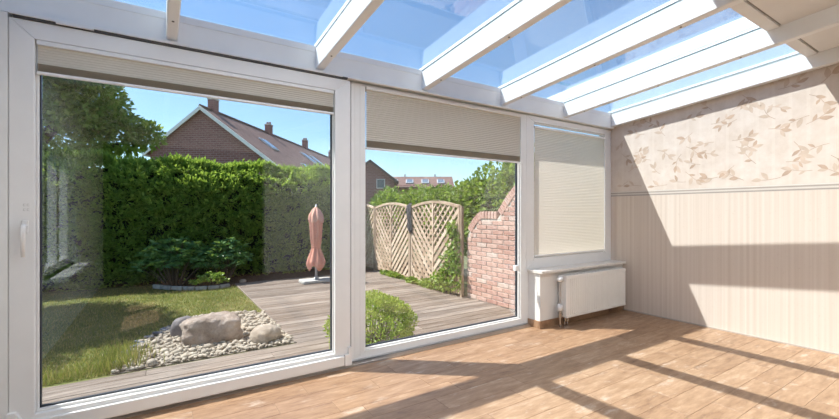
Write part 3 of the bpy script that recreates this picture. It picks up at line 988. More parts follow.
boulder('rock', 'dark smooth stone tucked behind the boulder', (0.22, 4.98, G + 0.07), (0.13, 0.10, 0.125), 0.9, ROCK3, 5.2, 0, 0.04)

# ------------------------------------------------------------------ hedge and trees
THUJA = m_leaf('thuja', [(0.15, (0.070, 0.146, 0.029)), (0.45, (0.194, 0.318, 0.064)), (0.75, (0.351, 0.471, 0.100)), (0.95, (0.527, 0.617, 0.164))], 0.5, 0.6, 2.2)
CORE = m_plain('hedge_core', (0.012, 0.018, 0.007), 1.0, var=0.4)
BARK = m_mottle('bark', [(0.3, (0.06, 0.045, 0.03)), (0.7, (0.16, 0.125, 0.09))], 12, 0.95, 0.8, 40, (1, 1, 0.25))


def hedge(x0, x1, y0, y1, z0, z1, n):
    root = empty('clipped_hedge', ((x0 + x1) / 2, (y0 + y1) / 2, z0))
    T(root, 'tall clipped evergreen hedge closing off the back of the garden', 'hedge')
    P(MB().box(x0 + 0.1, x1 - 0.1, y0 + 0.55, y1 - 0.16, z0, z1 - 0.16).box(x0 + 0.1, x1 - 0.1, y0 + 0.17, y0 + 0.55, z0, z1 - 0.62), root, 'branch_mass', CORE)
    nf = int(n * 0.72)
    x = nr.uniform(x0, x1, n); y = np.empty(n); z = np.empty(n)
    dx = np.empty((n, 3))
    z[:nf] = nr.uniform(z0 + 0.05, z1, nf)
    # sprays grow in clumps: clump centres stand proud, hollows between them sit back
    nc = 4200
    cx_, cz_ = nr.uniform(x0, x1, nc), nr.uniform(z0 + 0.05, z1, nc)
    pick = nr.integers(0, nc, nf)
    off = nr.normal(0, 1, (nf, 2)) * np.array([0.045, 0.035])
    x[:nf] = cx_[pick] + off[:, 0]; z[:nf] = np.minimum(cz_[pick] + off[:, 1], z1)
    proud = nr.uniform(-0.07, 0.07, nc)[pick]
    r2 = (off[:, 0] / 0.045) ** 2 + (off[:, 1] / 0.035) ** 2
    sh = np.clip((z[:nf] - (z1 - 0.55)) / 0.55, 0, 1)
    y[:nf] = y0 + 0.42 * sh ** 2 + proud + 0.025 * r2 + np.abs(nr.normal(0, 0.02, nf))
    ca = nr.normal(0, 0.5, nc)[pick]
    dx[:nf] = np.stack([ca + nr.normal(0, 0.35, nf), -0.7 + nr.normal(0, 0.3, nf), 0.35 + nr.normal(0, 0.4, nf)], 1)
    m = n - nf
    y[nf:] = nr.uniform(y0 + 0.32, y1, m)
    top = z1 + 0.05 * np.sin(x[nf:] * 4.3) + 0.035 * np.sin(x[nf:] * 11 + y[nf:] * 4)
    z[nf:] = top - np.abs(nr.normal(0, 0.06, m)) + (nr.random(m) < 0.08) * nr.uniform(0, 0.10, m)
    dx[nf:] = np.stack([nr.normal(0, 0.5, m), nr.normal(-0.2, 0.5, m), np.ones(m)], 1)
    Pt = np.stack([x, y, z], 1) - np.array([root.location[:]])
    o = leaf_mesh('foliage', Pt, dx, nr.uniform(0.05, 0.13, n), nr.uniform(0.02, 0.045, n), THUJA, root, 0.15)
    o['kind'] = 'stuff'
    return root


hedge(-4.4, 3.86, 8.75, 9.65, G - 0.03, 2.15, 100000)


def crown(root, name, blobs, n, L, W, mat, inner=0.25, z_up=0.2):
    """leaves scattered through the outer shell of several ellipsoids"""
    w = np.array([b[3] * b[4] for b in blobs]); w = w / w.sum()
    which = nr.choice(len(blobs), n, p=w)
    B = np.array(blobs)[which]
    d = unit(nr.normal(size=(n, 3)))
    r = (inner + (1 - inner) * nr.random(n) ** 0.45)[:, None]
    Pt = B[:, :3] + d * r * B[:, 3:6]
    D = d + nr.normal(0, 0.55, (n, 3)) + np.array([[0, 0, z_up]])
    Pt = Pt - np.array([root.location[:]])
    o = leaf_mesh(name, Pt, D, nr.uniform(L * 0.6, L * 1.25, n), nr.uniform(W * 0.7, W * 1.2, n), mat, root, 0.2, 0.1)
    o['kind'] = 'stuff'
    return o


def tree(name, label, base, blobs, n, L, W, mat, trunk_r, cat='tree', group=None, limbs=6):
    root = empty(name, base); T(root, label, cat, group)
    top = Vector(blobs[0][:3])
    b = MB()
    bs = Vector(base)
    b.tube([bs, bs.lerp(top, 0.35) + Vector((0.03, 0, 0)), bs.lerp(top, 0.7), top], [trunk_r, trunk_r * 0.85, trunk_r * 0.6, trunk_r * 0.3], 8)
    P(b, root, 'trunk', BARK, 0, None, True)
    for bl in blobs[1:1 + limbs]:
        e = Vector(bl[:3]); s = bs.lerp(top, rnd.uniform(0.45, 0.8))
        P(MB().tube([s, s.lerp(e, 0.5) + Vector((0, 0, 0.05)), e], [trunk_r * 0.5, trunk_r * 0.35, trunk_r * 0.15], 6), root, 'branch', BARK, 0, None, True)
    crown(root, 'foliage', blobs, n, L, W, mat)
    return root


OAK = m_leaf('broad_leaf', [(0.15, (0.062, 0.120, 0.022)), (0.5, (0.163, 0.258, 0.048)), (0.8, (0.288, 0.384, 0.084)), (0.95, (0.450, 0.504, 0.156))], 0.45, 0.5, 1.0)
bl = [(-2.2, 11.6, 4.2, 1.5, 1.3, 1.3)]
for (a, b, c, r) in ((-1.35, 11.2, 3.5, 0.8), (-0.8, 11.2, 2.95, 0.6), (-0.3, 11.2, 2.95, 0.38), (-1.6, 11.2, 4.2, 0.6), (-3.1, 11.2, 3.6, 1.1), (-2.6, 11.2, 5.3, 1.2), (-1.8, 11.0, 2.8, 1.0), (-3.5, 11.4, 4.8, 1.1)):
    bl.append((a, b, c, r, r, r * 0.85))
tree('broadleaf_tree', 'big leafy tree rising behind the hedge beside the brick gable', (-2.2, 11.4, G - 0.03), bl, 24000, 0.13, 0.085, OAK, 0.17)
bl = [(-3.55, 8.0, 3.9, 1.1, 1.1, 1.0)]
for (a, b, c, r) in ((-2.9, 8.2, 3.4, 0.8), (-4.2, 7.7, 3.5, 0.9), (-3.2, 7.2, 3.5, 0.8), (-3.4, 8.3, 4.7, 0.9), (-3.0, 7.7, 4.4, 0.8), (-3.6, 6.6, 3.6, 0.9), (-2.6, 7.4, 3.9, 0.55)):
    bl.append((a, b, c, r, r, r * 0.8))
tree('garden_tree', 'leafy tree inside the lawn shading the grass', (-3.6, 7.8, G - 0.03), bl, 16000, 0.12, 0.075, OAK, 0.11)

# rhododendrons at the foot of the hedge
RHO = m_leaf('rhododendron', [(0.2, (0.06, 0.15, 0.05)), (0.6, (0.13, 0.26, 0.09)), (0.95, (0.24, 0.36, 0.13))], 0.3, 0.3, 2.0)
YOUNG = m_leaf('young_leaf', [(0.2, (0.13, 0.24, 0.035)), (0.6, (0.28, 0.40, 0.07)), (0.95, (0.50, 0.58, 0.16))], 0.4, 0.4, 2.0)


def whorl_shrub(name, label, base, rx_, ry_, h, nwhorl, L, W, mat, group=None, per=9):
    root = empty(name, base); T(root, label, 'shrub', group)
    Pt = []; D = []; tips = []
    for i in range(nwhorl):
        a = rnd.uniform(0, 2 * PI); r = rnd.random() ** 0.5
        zz = h * (0.25 + 0.75 * math.sqrt(max(0, 1 - r * r * 0.9)) * rnd.uniform(0.45, 1.0))
        p = np.array([math.cos(a) * r * rx_, math.sin(a) * r * ry_, zz]); tips.append(p)
        for k in range(per):
            b = 2 * PI * k / per + rnd.random()
            Pt.append(p + nr.normal(0, 0.008, 3)); D.append([math.cos(b), math.sin(b), rnd.uniform(-0.25, 0.55)])
    n = len(Pt)
    o = leaf_mesh('foliage', np.array(Pt), np.array(D), nr.uniform(L * 0.7, L * 1.15, n), nr.uniform(W * 0.8, W * 1.2, n), mat, root, 0.12, 0.12)
    o['kind'] = 'stuff'
    s = MB()
    for p in tips[:max(6, len(tips) // 3)]:
        s.tube([(p[0] * 0.15, p[1] * 0.15, 0), (p[0] * 0.6, p[1] * 0.6, p[2] * 0.6), tuple(p)], [0.009, 0.006, 0.003], 5)
    s.build('stems', BARK, root)
    return root


whorl_shrub('rhododendron', 'dark rhododendron with long whorled leaves under the hedge', (0.22, 8.28, G - 0.02), 0.58, 0.36, 0.90, 130, 0.15, 0.045, RHO)
whorl_shrub('rhododendron', 'dark rhododendron by the corner of the deck under the hedge', (1.02, 8.30, G - 0.02), 0.42, 0.32, 0.86, 100, 0.14, 0.042, RHO)
whorl_shrub('low_shrub', 'low shrub with fresh yellow-green leaves in the hedge bed', (0.74, 7.80, G - 0.0), 0.28, 0.10, 0.27, 44, 0.085, 0.045, YOUNG, per=6)
bedm = MB().prism([(-0.15, 9.0), (-0.08, 8.35), (0.2, 7.98), (0.5, 7.75), (0.85, 7.68), (1.14, 7.9), (1.14, 9.0)], 2, G - 0.012, G + 0.012).build('planting_bed', SOIL)
T(bedm, 'dark soil bed at the foot of the hedge', None, None, 'structure')
strip = MB().box(1.16, 4.1, 8.02, 9.0, G - 0.03, G - 0.005).build('soil_strip', SOIL); T(strip, 'dark soil strip between deck and hedge', None, None, 'structure')
EDGE = m_mottle('edging_stone', [(0.3, (0.22, 0.22, 0.215)), (0.7, (0.46, 0.45, 0.43))], 10, 0.9, 0.5, 40, perobj=0.2)
ed = [(-0.09, 8.38), (0.03, 8.19), (0.17, 8.01), (0.33, 7.865), (0.50, 7.755), (0.68, 7.69), (0.86, 7.675), (1.03, 7.76)]
for k in range(len(ed) - 1):
    a, b = Vector((*ed[k], G + 0.02)), Vector((*ed[k + 1], G + 0.02))
    o = MB().bar(a.lerp(b, 0.04) - a, a.lerp(b, 0.96) - a, 0.06, 0.07).build('edging_stone', EDGE, None, 0.008, seg=1)
    o.location = a
    T(o, 'grey kerb stone curving around the hedge bed', 'kerb stone', 'edging stones of the hedge bed')
# spotlight-like small stone knob at deck corner
boulder('rock', 'small grey stone at the far corner of the deck', (1.30, 8.10, G + 0.02), (0.06, 0.05, 0.04), 0.9, ROCK2, 2.2, 0, 0.04)

# box shrub right outside the fixed window
BOX = m_leaf('box_leaf', [(0.15, (0.120, 0.196, 0.030)), (0.5, (0.252, 0.356, 0.054)), (0.85, (0.456, 0.540, 0.108))], 0.4, 0.4, 5.0)
root = empty('box_shrub', (1.77, 3.62, G)); T(root, 'bright green rounded shrub growing just outside the windows', 'shrub')
n = 9000
d = unit(nr.normal(size=(n, 3))); d[:, 2] = np.where(d[:, 2] < -0.55, -d[:, 2], d[:, 2])
lump = 1 + 0.07 * np.sin(d[:, 0] * 7 + 1) * np.sin(d[:, 2] * 8) + 0.05 * np.sin(d[:, 1] * 11)
Pt = d * (lump * (0.72 + 0.28 * nr.random(n) ** 0.5))[:, None] * np.array([0.43, 0.40, 0.31]) + np.array([0, 0, 0.17])
o = leaf_mesh('foliage', Pt, d * 0.7 + nr.normal(0, 0.5, (n, 3)) + np.array([0, 0, 0.4]), nr.uniform(0.022, 0.042, n), nr.uniform(0.012, 0.020, n), BOX, root, 0.2)
o['kind'] = 'stuff'
s = MB()
for i in range(26):
    a = 2 * PI * i / 26; e = 0.5 + 0.45 * rnd.random()
    s.tube([(0, 0, 0), (0.18 * math.cos(a), 0.16 * math.sin(a), 0.15 * e), (0.36 * math.cos(a) * e, 0.33 * math.sin(a) * e, 0.16 + 0.30 * (1 - e) + 0.08)], [0.008, 0.006, 0.003], 5)
s.build('stems', BARK, root)

# ------------------------------------------------------------------ closed parasol
par = empty('closed_parasol', (2.455, 7.375, G)); T(par, 'folded coral parasol standing on the deck before the hedge', 'parasol')
CORAL = m_plain('coral_cloth', (0.66, 0.29, 0.21), 0.85, var=0.12, scale=5, bmp=0.2, bscale=30)
prof = [(1.405, 0.012), (1.36, 0.05), (1.28, 0.100), (1.15, 0.118), (1.0, 0.110), (0.85, 0.104), (0.72, 0.092), (0.665, 0.078), (0.62, 0.086), (0.5, 0.128), (0.40, 0.160), (0.345, 0.168), (0.30, 0.145), (0.26, 0.115)]
seg = 64
vs = []; fs = []
for k, (z, r) in enumerate(prof):
    for i in range(seg):
        a = 2 * PI * i / seg
        fold = 0.0 if k == 0 else (0.20 if r > 0.07 else 0.12)
        f = 1 + fold * (abs(math.cos(4 * a + 0.25 * math.sin(z * 7))) * 1.4 - 0.9)
        hem = 0.0
        if k >= len(prof) - 3: hem = 0.05 * math.cos(3 * a + 0.7) * (k - len(prof) + 4) / 3
        vs.append((r * f * math.cos(a), r * f * math.sin(a), z + hem))
for k in range(len(prof) - 1):
    for i in range(seg):
        j = (i + 1) % seg
        fs.append((k * seg + i, k * seg + j, (k + 1) * seg + j, (k + 1) * seg + i))
fs.append(tuple(range(seg)))
MB().add(vs, fs).build('canopy', CORAL, par, 0, True)
# vent flap hanging at the top
vs = []; fs = []
for k, (z, r) in enumerate([(1.41, 0.016), (1.35, 0.075), (1.26, 0.125), (1.17, 0.140)]):
    for i in range(48):
        a = 2 * PI * i / 48
        f = 1 + 0.22 * (abs(math.cos(4 * a)) * 1.4 - 0.9) * (k > 0)
        vs.append((r * f * math.cos(a), r * f * math.sin(a), z - (0.055 * abs(math.sin(2 * a)) if k == 3 else 0)))
for k in range(3):
    for i in range(48):
        fs.append((k * 48 + i, k * 48 + (i + 1) % 48, (k + 1) * 48 + (i + 1) % 48, (k + 1) * 48 + i))
MB().add(vs, fs).build('vent_flap', m_plain('coral_faded', (0.68, 0.36, 0.27), 0.85, var=0.1), par, 0, True)
MB().tube([(0, 0, 0.02), (0, 0, 1.42)], 0.020, 12).build('pole', m_plain('pole_grey', (0.45, 0.45, 0.46), 0.4, 0.4), par, 0, True)
MB().tube([(0, 0, 1.40), (0, 0, 1.425), (0, 0, 1.445), (0, 0, 1.46)], [0.012, 0.018, 0.016, 0.004], 10).build('finial', WHITE, par, 0, True)
MB().tube([(0.082 * math.cos(a), 0.082 * math.sin(a), 0.665) for a in np.linspace(0, 2 * PI, 25)], 0.008, 6).build('tie_strap', CORAL, par)
CONC = m_mottle('parasol_concrete', [(0.3, (0.36, 0.355, 0.34)), (0.7, (0.55, 0.54, 0.52))], 12, 0.9, 0.4, 60)
MB().prism([(-0.27, -0.17), (0.27, -0.17), (0.29, -0.12), (0.29, 0.12), (0.27, 0.17), (-0.27, 0.17), (-0.29, 0.12), (-0.29, -0.12)], 2, 0.0, 0.055).build('base', CONC, par, 0.018)
MB().tube([(0, 0, 0.05), (0, 0, 0.075), (0, 0, 0.08), (0, 0, 0.14)], [0.065, 0.055, 0.028, 0.026], 16).build('base_socket', MATS['pole_grey'], par, 0, True)

# ------------------------------------------------------------------ trellis fence
TIMBER = m_mottle('trellis_timber', [(0.25, (0.34, 0.24, 0.165)), (0.5, (0.53, 0.40, 0.295)), (0.75, (0.68, 0.55, 0.43))], 5, 0.8, 0.3, 30, (1, 1, 1), 0.004, 0.35)
TIMBER_D = m_mottle('trellis_post', [(0.3, (0.22, 0.16, 0.115)), (0.7, (0.42, 0.32, 0.235))], 6, 0.85, 0.4, 30, (1, 1, 0.3), 0.004, 0.2)


def fence_x(y):        # the fence line drifts slightly away from the house axis
    return 3.915 + (y - 4.86) * (4.066 - 3.915) / (8.172 - 4.86)


fence_ang = math.atan2(4.066 - 3.915, 8.172 - 4.86)


def clip_seg(p, q, inside):
    """clip a straight slat to the panel outline (sampled)"""
    ts = [i / 160 for i in range(161)]
    ins = [inside(p[0] + (q[0] - p[0]) * t, p[1] + (q[1] - p[1]) * t) for t in ts]
    best = None; i = 0
    while i < 161:
        if ins[i]:
            j = i
            while j + 1 < 161 and ins[j + 1]: j += 1
            if best is None or j - i > best[1] - best[0]: best = (i, j)
            i = j + 1
        else: i += 1
    if best is None: return None
    f = lambda t: (p[0] + (q[0] - p[0]) * t, p[1] + (q[1] - p[1]) * t)
    return f(ts[best[0]]), f(ts[best[1]])


def trellis(label, y_near, width):
    """arched lattice panel; local u runs from the near post away from the house, w is up"""
    root = empty('trellis_panel', (fence_x(y_near), y_near, G)); T(root, label, 'fence panel', 'arched trellis panels along the deck')
    root.rotation_euler = (0, 0, -fence_ang)
    Wd = width; H0, H1 = 1.395, 1.485
    top = lambda u: H0 + (H1 - H0) * math.sin(PI * min(1, max(0, u / Wd)))
    box = lambda b, nm, mat=TIMBER, bev=0.002: b.build(nm, mat, root, bev, seg=1)
    # frame: rails local (thickness along x)
    box(MB().box(-0.02, 0.02, 0.0, 0.045, 0.04, H0), 'stile'); box(MB().box(-0.02, 0.02, Wd - 0.045, Wd, 0.04, H0), 'stile')
    box(MB().box(-0.02, 0.02, 0.045, Wd - 0.045, 0.04, 0.09), 'bottom_rail')
    box(MB().box(-0.024, 0.02, Wd / 2 - 0.02, Wd / 2 + 0.02, 0.09, H1 - 0.02), 'centre_rail')
    arc = []
    vs = []; fs = []
    N = 18
    for i in range(N + 1):
        u = Wd * i / N
        for (dx, dz) in ((-0.025, -0.022), (0.022, -0.022), (0.022, 0.022), (-0.025, 0.022)):
            vs.append((dx, u, top(u) + dz))
    for i in range(N):
        for k in range(4):
            fs.append((4 * i + k, 4 * i + (k + 1) % 4, 4 * i + 4 + (k + 1) % 4, 4 * i + 4 + k))
    fs += [(0, 1, 2, 3), (4 * N + 3, 4 * N + 2, 4 * N + 1, 4 * N)]
    box(MB().add(vs, fs), 'arched_top_rail', TIMBER, 0)
    for side in (0, 1):
        u0, u1 = (0.03, Wd / 2) if side == 0 else (Wd / 2, Wd - 0.03)
        ins = lambda u, w: u0 <= u <= u1 and 0.06 <= w <= top(u) - 0.01
        # front layer: chevron rising away from the centre rail; back layer crosses it
        for layer in (0, 1):
            rise = (-1 if side == 0 else 1) * (1 if layer == 0 else -1)
            sp = 0.150
            c = -1.2
            while c < 3.4:
                # line w = rise*(u-u0) + c
                p = (u0 - 0.05, c + rise * (-0.05)); q = (u1 + 0.05, c + rise * (u1 - u0 + 0.05))
                s = clip_seg(p, q, ins)
                if s and math.hypot(s[1][0] - s[0][0], s[1][1] - s[0][1]) > 0.05:
                    (a, b), (a2, b2) = s
                    # upper fan near the centre post is more open: narrower battens there
                    foot_w = (b if abs(a - Wd / 2) < abs(a2 - Wd / 2) else b2)
                    wd = 0.060
                    if layer == 0 and foot_w > 0.74: wd = 0.030
                    if layer == 1: wd = 0.056 if (b + b2) / 2 < 0.80 else 0.028
                    xx = -0.010 if layer == 0 else 0.006
                    box(MB().bar((xx, a, b), (xx, a2, b2), wd, 0.012, (1, 0, 0)), 'slat', TIMBER, 0)
                c += sp
    return root


yA, yB_, yC = 4.90, 6.52, 8.14
trellis('arched wooden trellis panel with ivy climbing on it beside the brick wall', yA, 1.56)
trellis('arched wooden trellis panel between two posts behind the bright shrub', yB_ - 0.01, 1.58)
trellis('arched wooden trellis panel running into the far hedge corner', yC + 0.01, 1.5)
for k, (yy, lb) in enumerate(((4.86, 'square fence post where the brick wall ends'), (6.485, 'square fence post with a dark cloth hung over it'), (8.12, 'square fence post by the corner of the hedge'))):
    pw = 0.022 if k == 0 else 0.035
    o = MB().box(-pw, pw, -pw, pw, -0.05, 1.44 if k else 1.40).build('fence_post', TIMBER_D, None, 0.004)
    o.location = (fence_x(yy) + 0.0, yy - 0.0, G); T(o, lb, 'post')
# dark cloth over the middle post
vs = []; fs = []
cl = [(1.475, 0.05), (1.44, 0.075), (1.30, 0.085), (1.15, 0.07), (1.02, 0.085), (0.93, 0.045)]
for k, (z, w) in enumerate(cl):
    for i in range(9):
        u = -w + 2 * w * i / 8
        vs.append((-0.048 - 0.012 * math.cos(u * 60) - (0 if k else -0.04), u - 0.04 * (k > 2) * (k - 2) * 0.4, z - 0.02 * math.sin(i * 1.3) * (k == 5)))
for k in range(5):
    for i in range(8):
        fs.append((k * 9 + i, k * 9 + i + 1, k * 9 + i + 10, k * 9 + i + 9))
m0 = len(vs)
vs += [(v[0] + 0.010, v[1], v[2]) for v in vs]
fs += [tuple(reversed([i + m0 for i in f])) for f in fs]
for i in range(8):
    fs += [(i + 1, i, m0 + i, m0 + i + 1), (45 + i, 45 + i + 1, m0 + 45 + i + 1, m0 + 45 + i)]
o = MB().add(vs, fs).build('hanging_cloth', m_plain('dark_cloth', (0.045, 0.045, 0.05), 0.9, var=0.3), None, 0, True)
o.location = (fence_x(6.485), 6.485, G); T(o, 'dark grey cloth hanging over the fence post', 'cloth')

# ------------------------------------------------------------------ brick wall, brick by brick
def m_brick():
    m, nt, out = mat_base('red_brick')
    oi = nt.nodes.new('ShaderNodeObjectInfo')
    v = coords(nt)
    n = noise_n(nt, v, 22, 5)
    c = ramp(nt, oi.outputs['Random'], [(0.0, (0.342, 0.174, 0.142)), (0.35, (0.456, 0.270, 0.223)), (0.6, (0.522, 0.360, 0.304)), (0.8, (0.399, 0.222, 0.189)), (1.0, (0.570, 0.504, 0.452))])
    c = mixc(nt, 0.35, c, ramp(nt, n, [(0.3, (0.32, 0.15, 0.11)), (0.7, (0.66, 0.50, 0.42))]))
    principled(nt, out, c, 0.9, 0, bump(nt, n, 0.4, 0.006), 0.2)
    return m


BRICK = m_brick()
MORTAR = m_mottle('mortar', [(0.3, (0.42, 0.37, 0.32)), (0.7, (0.60, 0.55, 0.49))], 20, 0.95, 0.6, 60)
BX0, BX1 = 3.97, 4.18     # brick wall face and back
BYN, BYF = 3.56, 4.80     # near and far end


def wall_top(y):
    """swept top of the garden wall: low quarter-round end, level, then a swoop up to the house"""
    if y > 4.45:
        t = min(1, max(0, (BYF - y) / (BYF - 4.45)))
        return 0.93 + 0.27 * math.sin(t * PI / 2)
    if y > 4.14: return 1.20
    t = min(1, (4.14 - y) / 0.50)
    return 1.20 + 0.40 * math.sin(t * PI / 2)


bw = empty('brick_garden_wall', (BX0, BYF, G)); T(bw, 'red brick garden wall with a swooping soldier-course top', 'wall')
prof = [(BYN, G - 0.05)] + [(BYF - 0.004, G - 0.05)] + [(yy, wall_top(yy) - 0.104) for yy in np.linspace(BYF - 0.004, BYN, 50)]
local(MB().prism(prof, 0, BX0 + 0.008, BX1 - 0.008), bw).build('mortar_core', MORTAR, bw)
BL, BH, JT = 0.21, 0.055, 0.011
brick_me = {}


def brick_mesh(l):
    key = round(l, 3)
    if key not in brick_me:
        b = MB().box(0, BX1 - BX0, 0, l, 0, BH)
        me = bpy.data.meshes.new('brick'); me.from_pydata(b.v, [], b.f); me.materials.append(BRICK)
        bm = bmesh.new(); bm.from_mesh(me); bmesh.ops.recalc_face_normals(bm, faces=bm.faces)
        bmesh.ops.bevel(bm, geom=list(bm.edges), offset=0.003, segments=1, affect='EDGES'); bm.to_mesh(me); bm.free()
        brick_me[key] = me
    return brick_me[key]


z = G + 0.008
k = 0
nb = 0
while z < 1.5:
    y = BYF - (0.0 if k % 2 == 0 else BL / 2 + JT / 2) + (BL + JT if k % 2 else 0)
    y = BYF if k % 2 == 0 else BYF + BL / 2
    while y > BYN:
        a1 = min(y, BYF); a0 = max(y - BL, BYN)
        if a1 - a0 > 0.04 and min(wall_top(a0), wall_top(a1)) - 0.112 > z + BH:
            link('brick', brick_mesh(a1 - a0), None, bw, (rnd.uniform(-0.002, 0.002), a0 - BYF, z - G)); nb += 1
        elif a1 - a0 > 0.04:
            for q in range(3):          # cut pieces under the swoop
                c0 = a0 + (a1 - a0) * q / 3; c1 = a0 + (a1 - a0) * (q + 1) / 3
                if min(wall_top(c0), wall_top(c1)) - 0.100 > z + BH:
                    link('brick', brick_mesh(c1 - c0 - 0.001), None, bw, (0, c0 - BYF, z - G))
        y -= BL + JT
    z += BH + JT; k += 1
# soldier course following the swoop
y = BYF - 0.03
sm = MB().box(0, BX1 - BX0 + 0.01, -0.026, 0.026, -0.105, 0.0)
sme = bpy.data.meshes.new('cap_brick'); sme.from_pydata(sm.v, [], sm.f); sme.materials.append(BRICK)
bm = bmesh.new(); bm.from_mesh(sme); bmesh.ops.recalc_face_normals(bm, faces=bm.faces); bmesh.ops.bevel(bm, geom=list(bm.edges), offset=0.003, segments=1, affect='EDGES'); bm.to_mesh(sme); bm.free()
while y > BYN + 0.03:
    sl = (wall_top(y - 0.02) - wall_top(y + 0.02)) / 0.04
    o = link('cap_brick', sme, None, bw, (-0.005, y - BYF, wall_top(y) - G))
    o.rotation_euler = (-math.atan(sl), 0, 0)
    y -= 0.063 / math.sqrt(1 + sl * sl) if sl < 3 else 0.03

# ivy on the fence next to the wall
IVY = m_leaf('ivy', [(0.15, (0.065, 0.138, 0.024)), (0.5, (0.156, 0.263, 0.048)), (0.85, (0.325, 0.438, 0.096))], 0.35, 0.4, 3.0)
root = empty('ivy', (3.87, 5.1, G)); T(root, 'ivy climbing over the trellis end and creeping onto the deck', 'ivy')
bl = []
for (yy, zz, ry, rz) in ((5.0, 0.75, 0.16, 0.30), (5.12, 0.45, 0.26, 0.26), (5.05, 1.05, 0.10, 0.12), (5.3, 0.18, 0.35, 0.16), (5.75, 0.06, 0.3, 0.08), (4.92, 0.35, 0.10, 0.30), (6.3, 0.03, 0.25, 0.06), (7.2, 0.03, 0.5, 0.05)):
    bl.append((fence_x(yy) - 0.055, yy, G + zz, 0.05, ry, rz))
crown(root, 'foliage', bl, 2300, 0.060, 0.050, IVY, 0.0, 0.0)
s = MB()
for bb_ in bl[:6]:
    s.tube([(bb_[0] - 3.87 + 0.02, bb_[1] - 5.1, 0.0), (bb_[0] - 3.87 + 0.02, bb_[1] - 5.1 + 0.03, bb_[2] - G)], 0.006, 5)
s.build('stems', BARK, root)

# loose shrubs behind the fence and the wall
HAZ = m_leaf('hazel_leaf', [(0.15, (0.06, 0.12, 0.018)), (0.5, (0.14, 0.24, 0.035)), (0.85, (0.29, 0.40, 0.08))], 0.42, 0.45, 1.5)
spots = [
    ('leafy shrub behind the far trellis panel', 4.90, 8.9, 0.75, 1.75), ('leafy shrub behind the panel next to the post with the cloth', 4.90, 7.5, 0.75, 1.72),
    ('leafy shrub behind the trellis panel with ivy', 4.90, 6.2, 0.7, 1.70), ('tall leafy shrub where fence and brick wall meet', 4.80, 5.1, 0.62, 1.95),
    ('tall leafy shrub overhanging the swoop of the brick wall', 4.85, 4.35, 0.60, 2.15)]
for lb, x, y, r, h in spots:
    base = (x, y, G - 0.03)
    bl = [(x, y, h * 0.62, r * 0.75, r * 0.95, h * 0.42)]
    for i in range(6):
        a = rnd.uniform(0, 6.28)
        bl.append((x + r * 0.5 * math.cos(a), y + r * 0.7 * math.sin(a), h * rnd.uniform(0.55, 0.85), r * 0.4, r * 0.45, r * 0.42))
    tree('leafy_shrub', lb, base, bl, 6500, 0.085, 0.058, HAZ, 0.035, 'shrub', 'shrubs behind the trellis fence', 5)

# ------------------------------------------------------------------ houses
def m_housebrick():
    m, nt, out = mat_base('house_brick')
    tc = nt.nodes.new('ShaderNodeTexCoord'); mp = nt.nodes.new('ShaderNodeMapping')
    mp.inputs['Rotation'].default_value = (PI / 2, 0, 0)
    nt.links.new(tc.outputs['Object'], mp.inputs[0])
    b = nt.nodes.new('ShaderNodeTexBrick')
    b.inputs['Color1'].default_value = (0.20, 0.075, 0.065, 1); b.inputs['Color2'].default_value = (0.28, 0.115, 0.10, 1); b.inputs['Mortar'].default_value = (0.33, 0.22, 0.205, 1)
    b.inputs['Scale'].default_value = 1.0; b.inputs['Brick Width'].default_value = 0.42; b.inputs['Row Height'].default_value = 0.15; b.inputs['Mortar Size'].default_value = 0.022
    nt.links.new(mp.outputs[0], b.inputs[0])
    principled(nt, out, b.outputs[0], 0.9)
    return m


HBR = m_housebrick()


def m_rooftile():
    m, nt, out = mat_base('roof_tiles')
    tc = nt.nodes.new('ShaderNodeTexCoord')
    sx = nt.nodes.new('ShaderNodeSeparateXYZ'); nt.links.new(tc.outputs['Object'], sx.inputs[0])
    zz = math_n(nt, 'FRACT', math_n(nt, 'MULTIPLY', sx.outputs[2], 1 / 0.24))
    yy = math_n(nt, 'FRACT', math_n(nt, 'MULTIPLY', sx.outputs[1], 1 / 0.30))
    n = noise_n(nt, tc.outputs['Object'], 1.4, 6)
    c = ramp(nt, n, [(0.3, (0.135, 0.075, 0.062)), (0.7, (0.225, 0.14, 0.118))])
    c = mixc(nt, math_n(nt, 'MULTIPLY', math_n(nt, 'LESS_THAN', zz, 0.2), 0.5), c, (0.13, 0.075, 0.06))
    hgt = math_n(nt, 'ADD', zz, math_n(nt, 'MULTIPLY', math_n(nt, 'SINE', math_n(nt, 'MULTIPLY', yy, 2 * PI)), 0.3))
    principled(nt, out, c, 0.75, 0, bump(nt, hgt, 0.5, 0.05))
    return m


RTILE = m_rooftile()
TRIMW = m_plain('white_verge', (0.78, 0.77, 0.75), 0.5)
SKYGL = m_plain('roof_window_glass', (0.30, 0.38, 0.45), 0.08, 0.6)
ZINC = m_plain('zinc_frame', (0.55, 0.57, 0.59), 0.4, 0.3)
FRONTGL = m_plain('dark_pane', (0.10, 0.12, 0.14), 0.08)

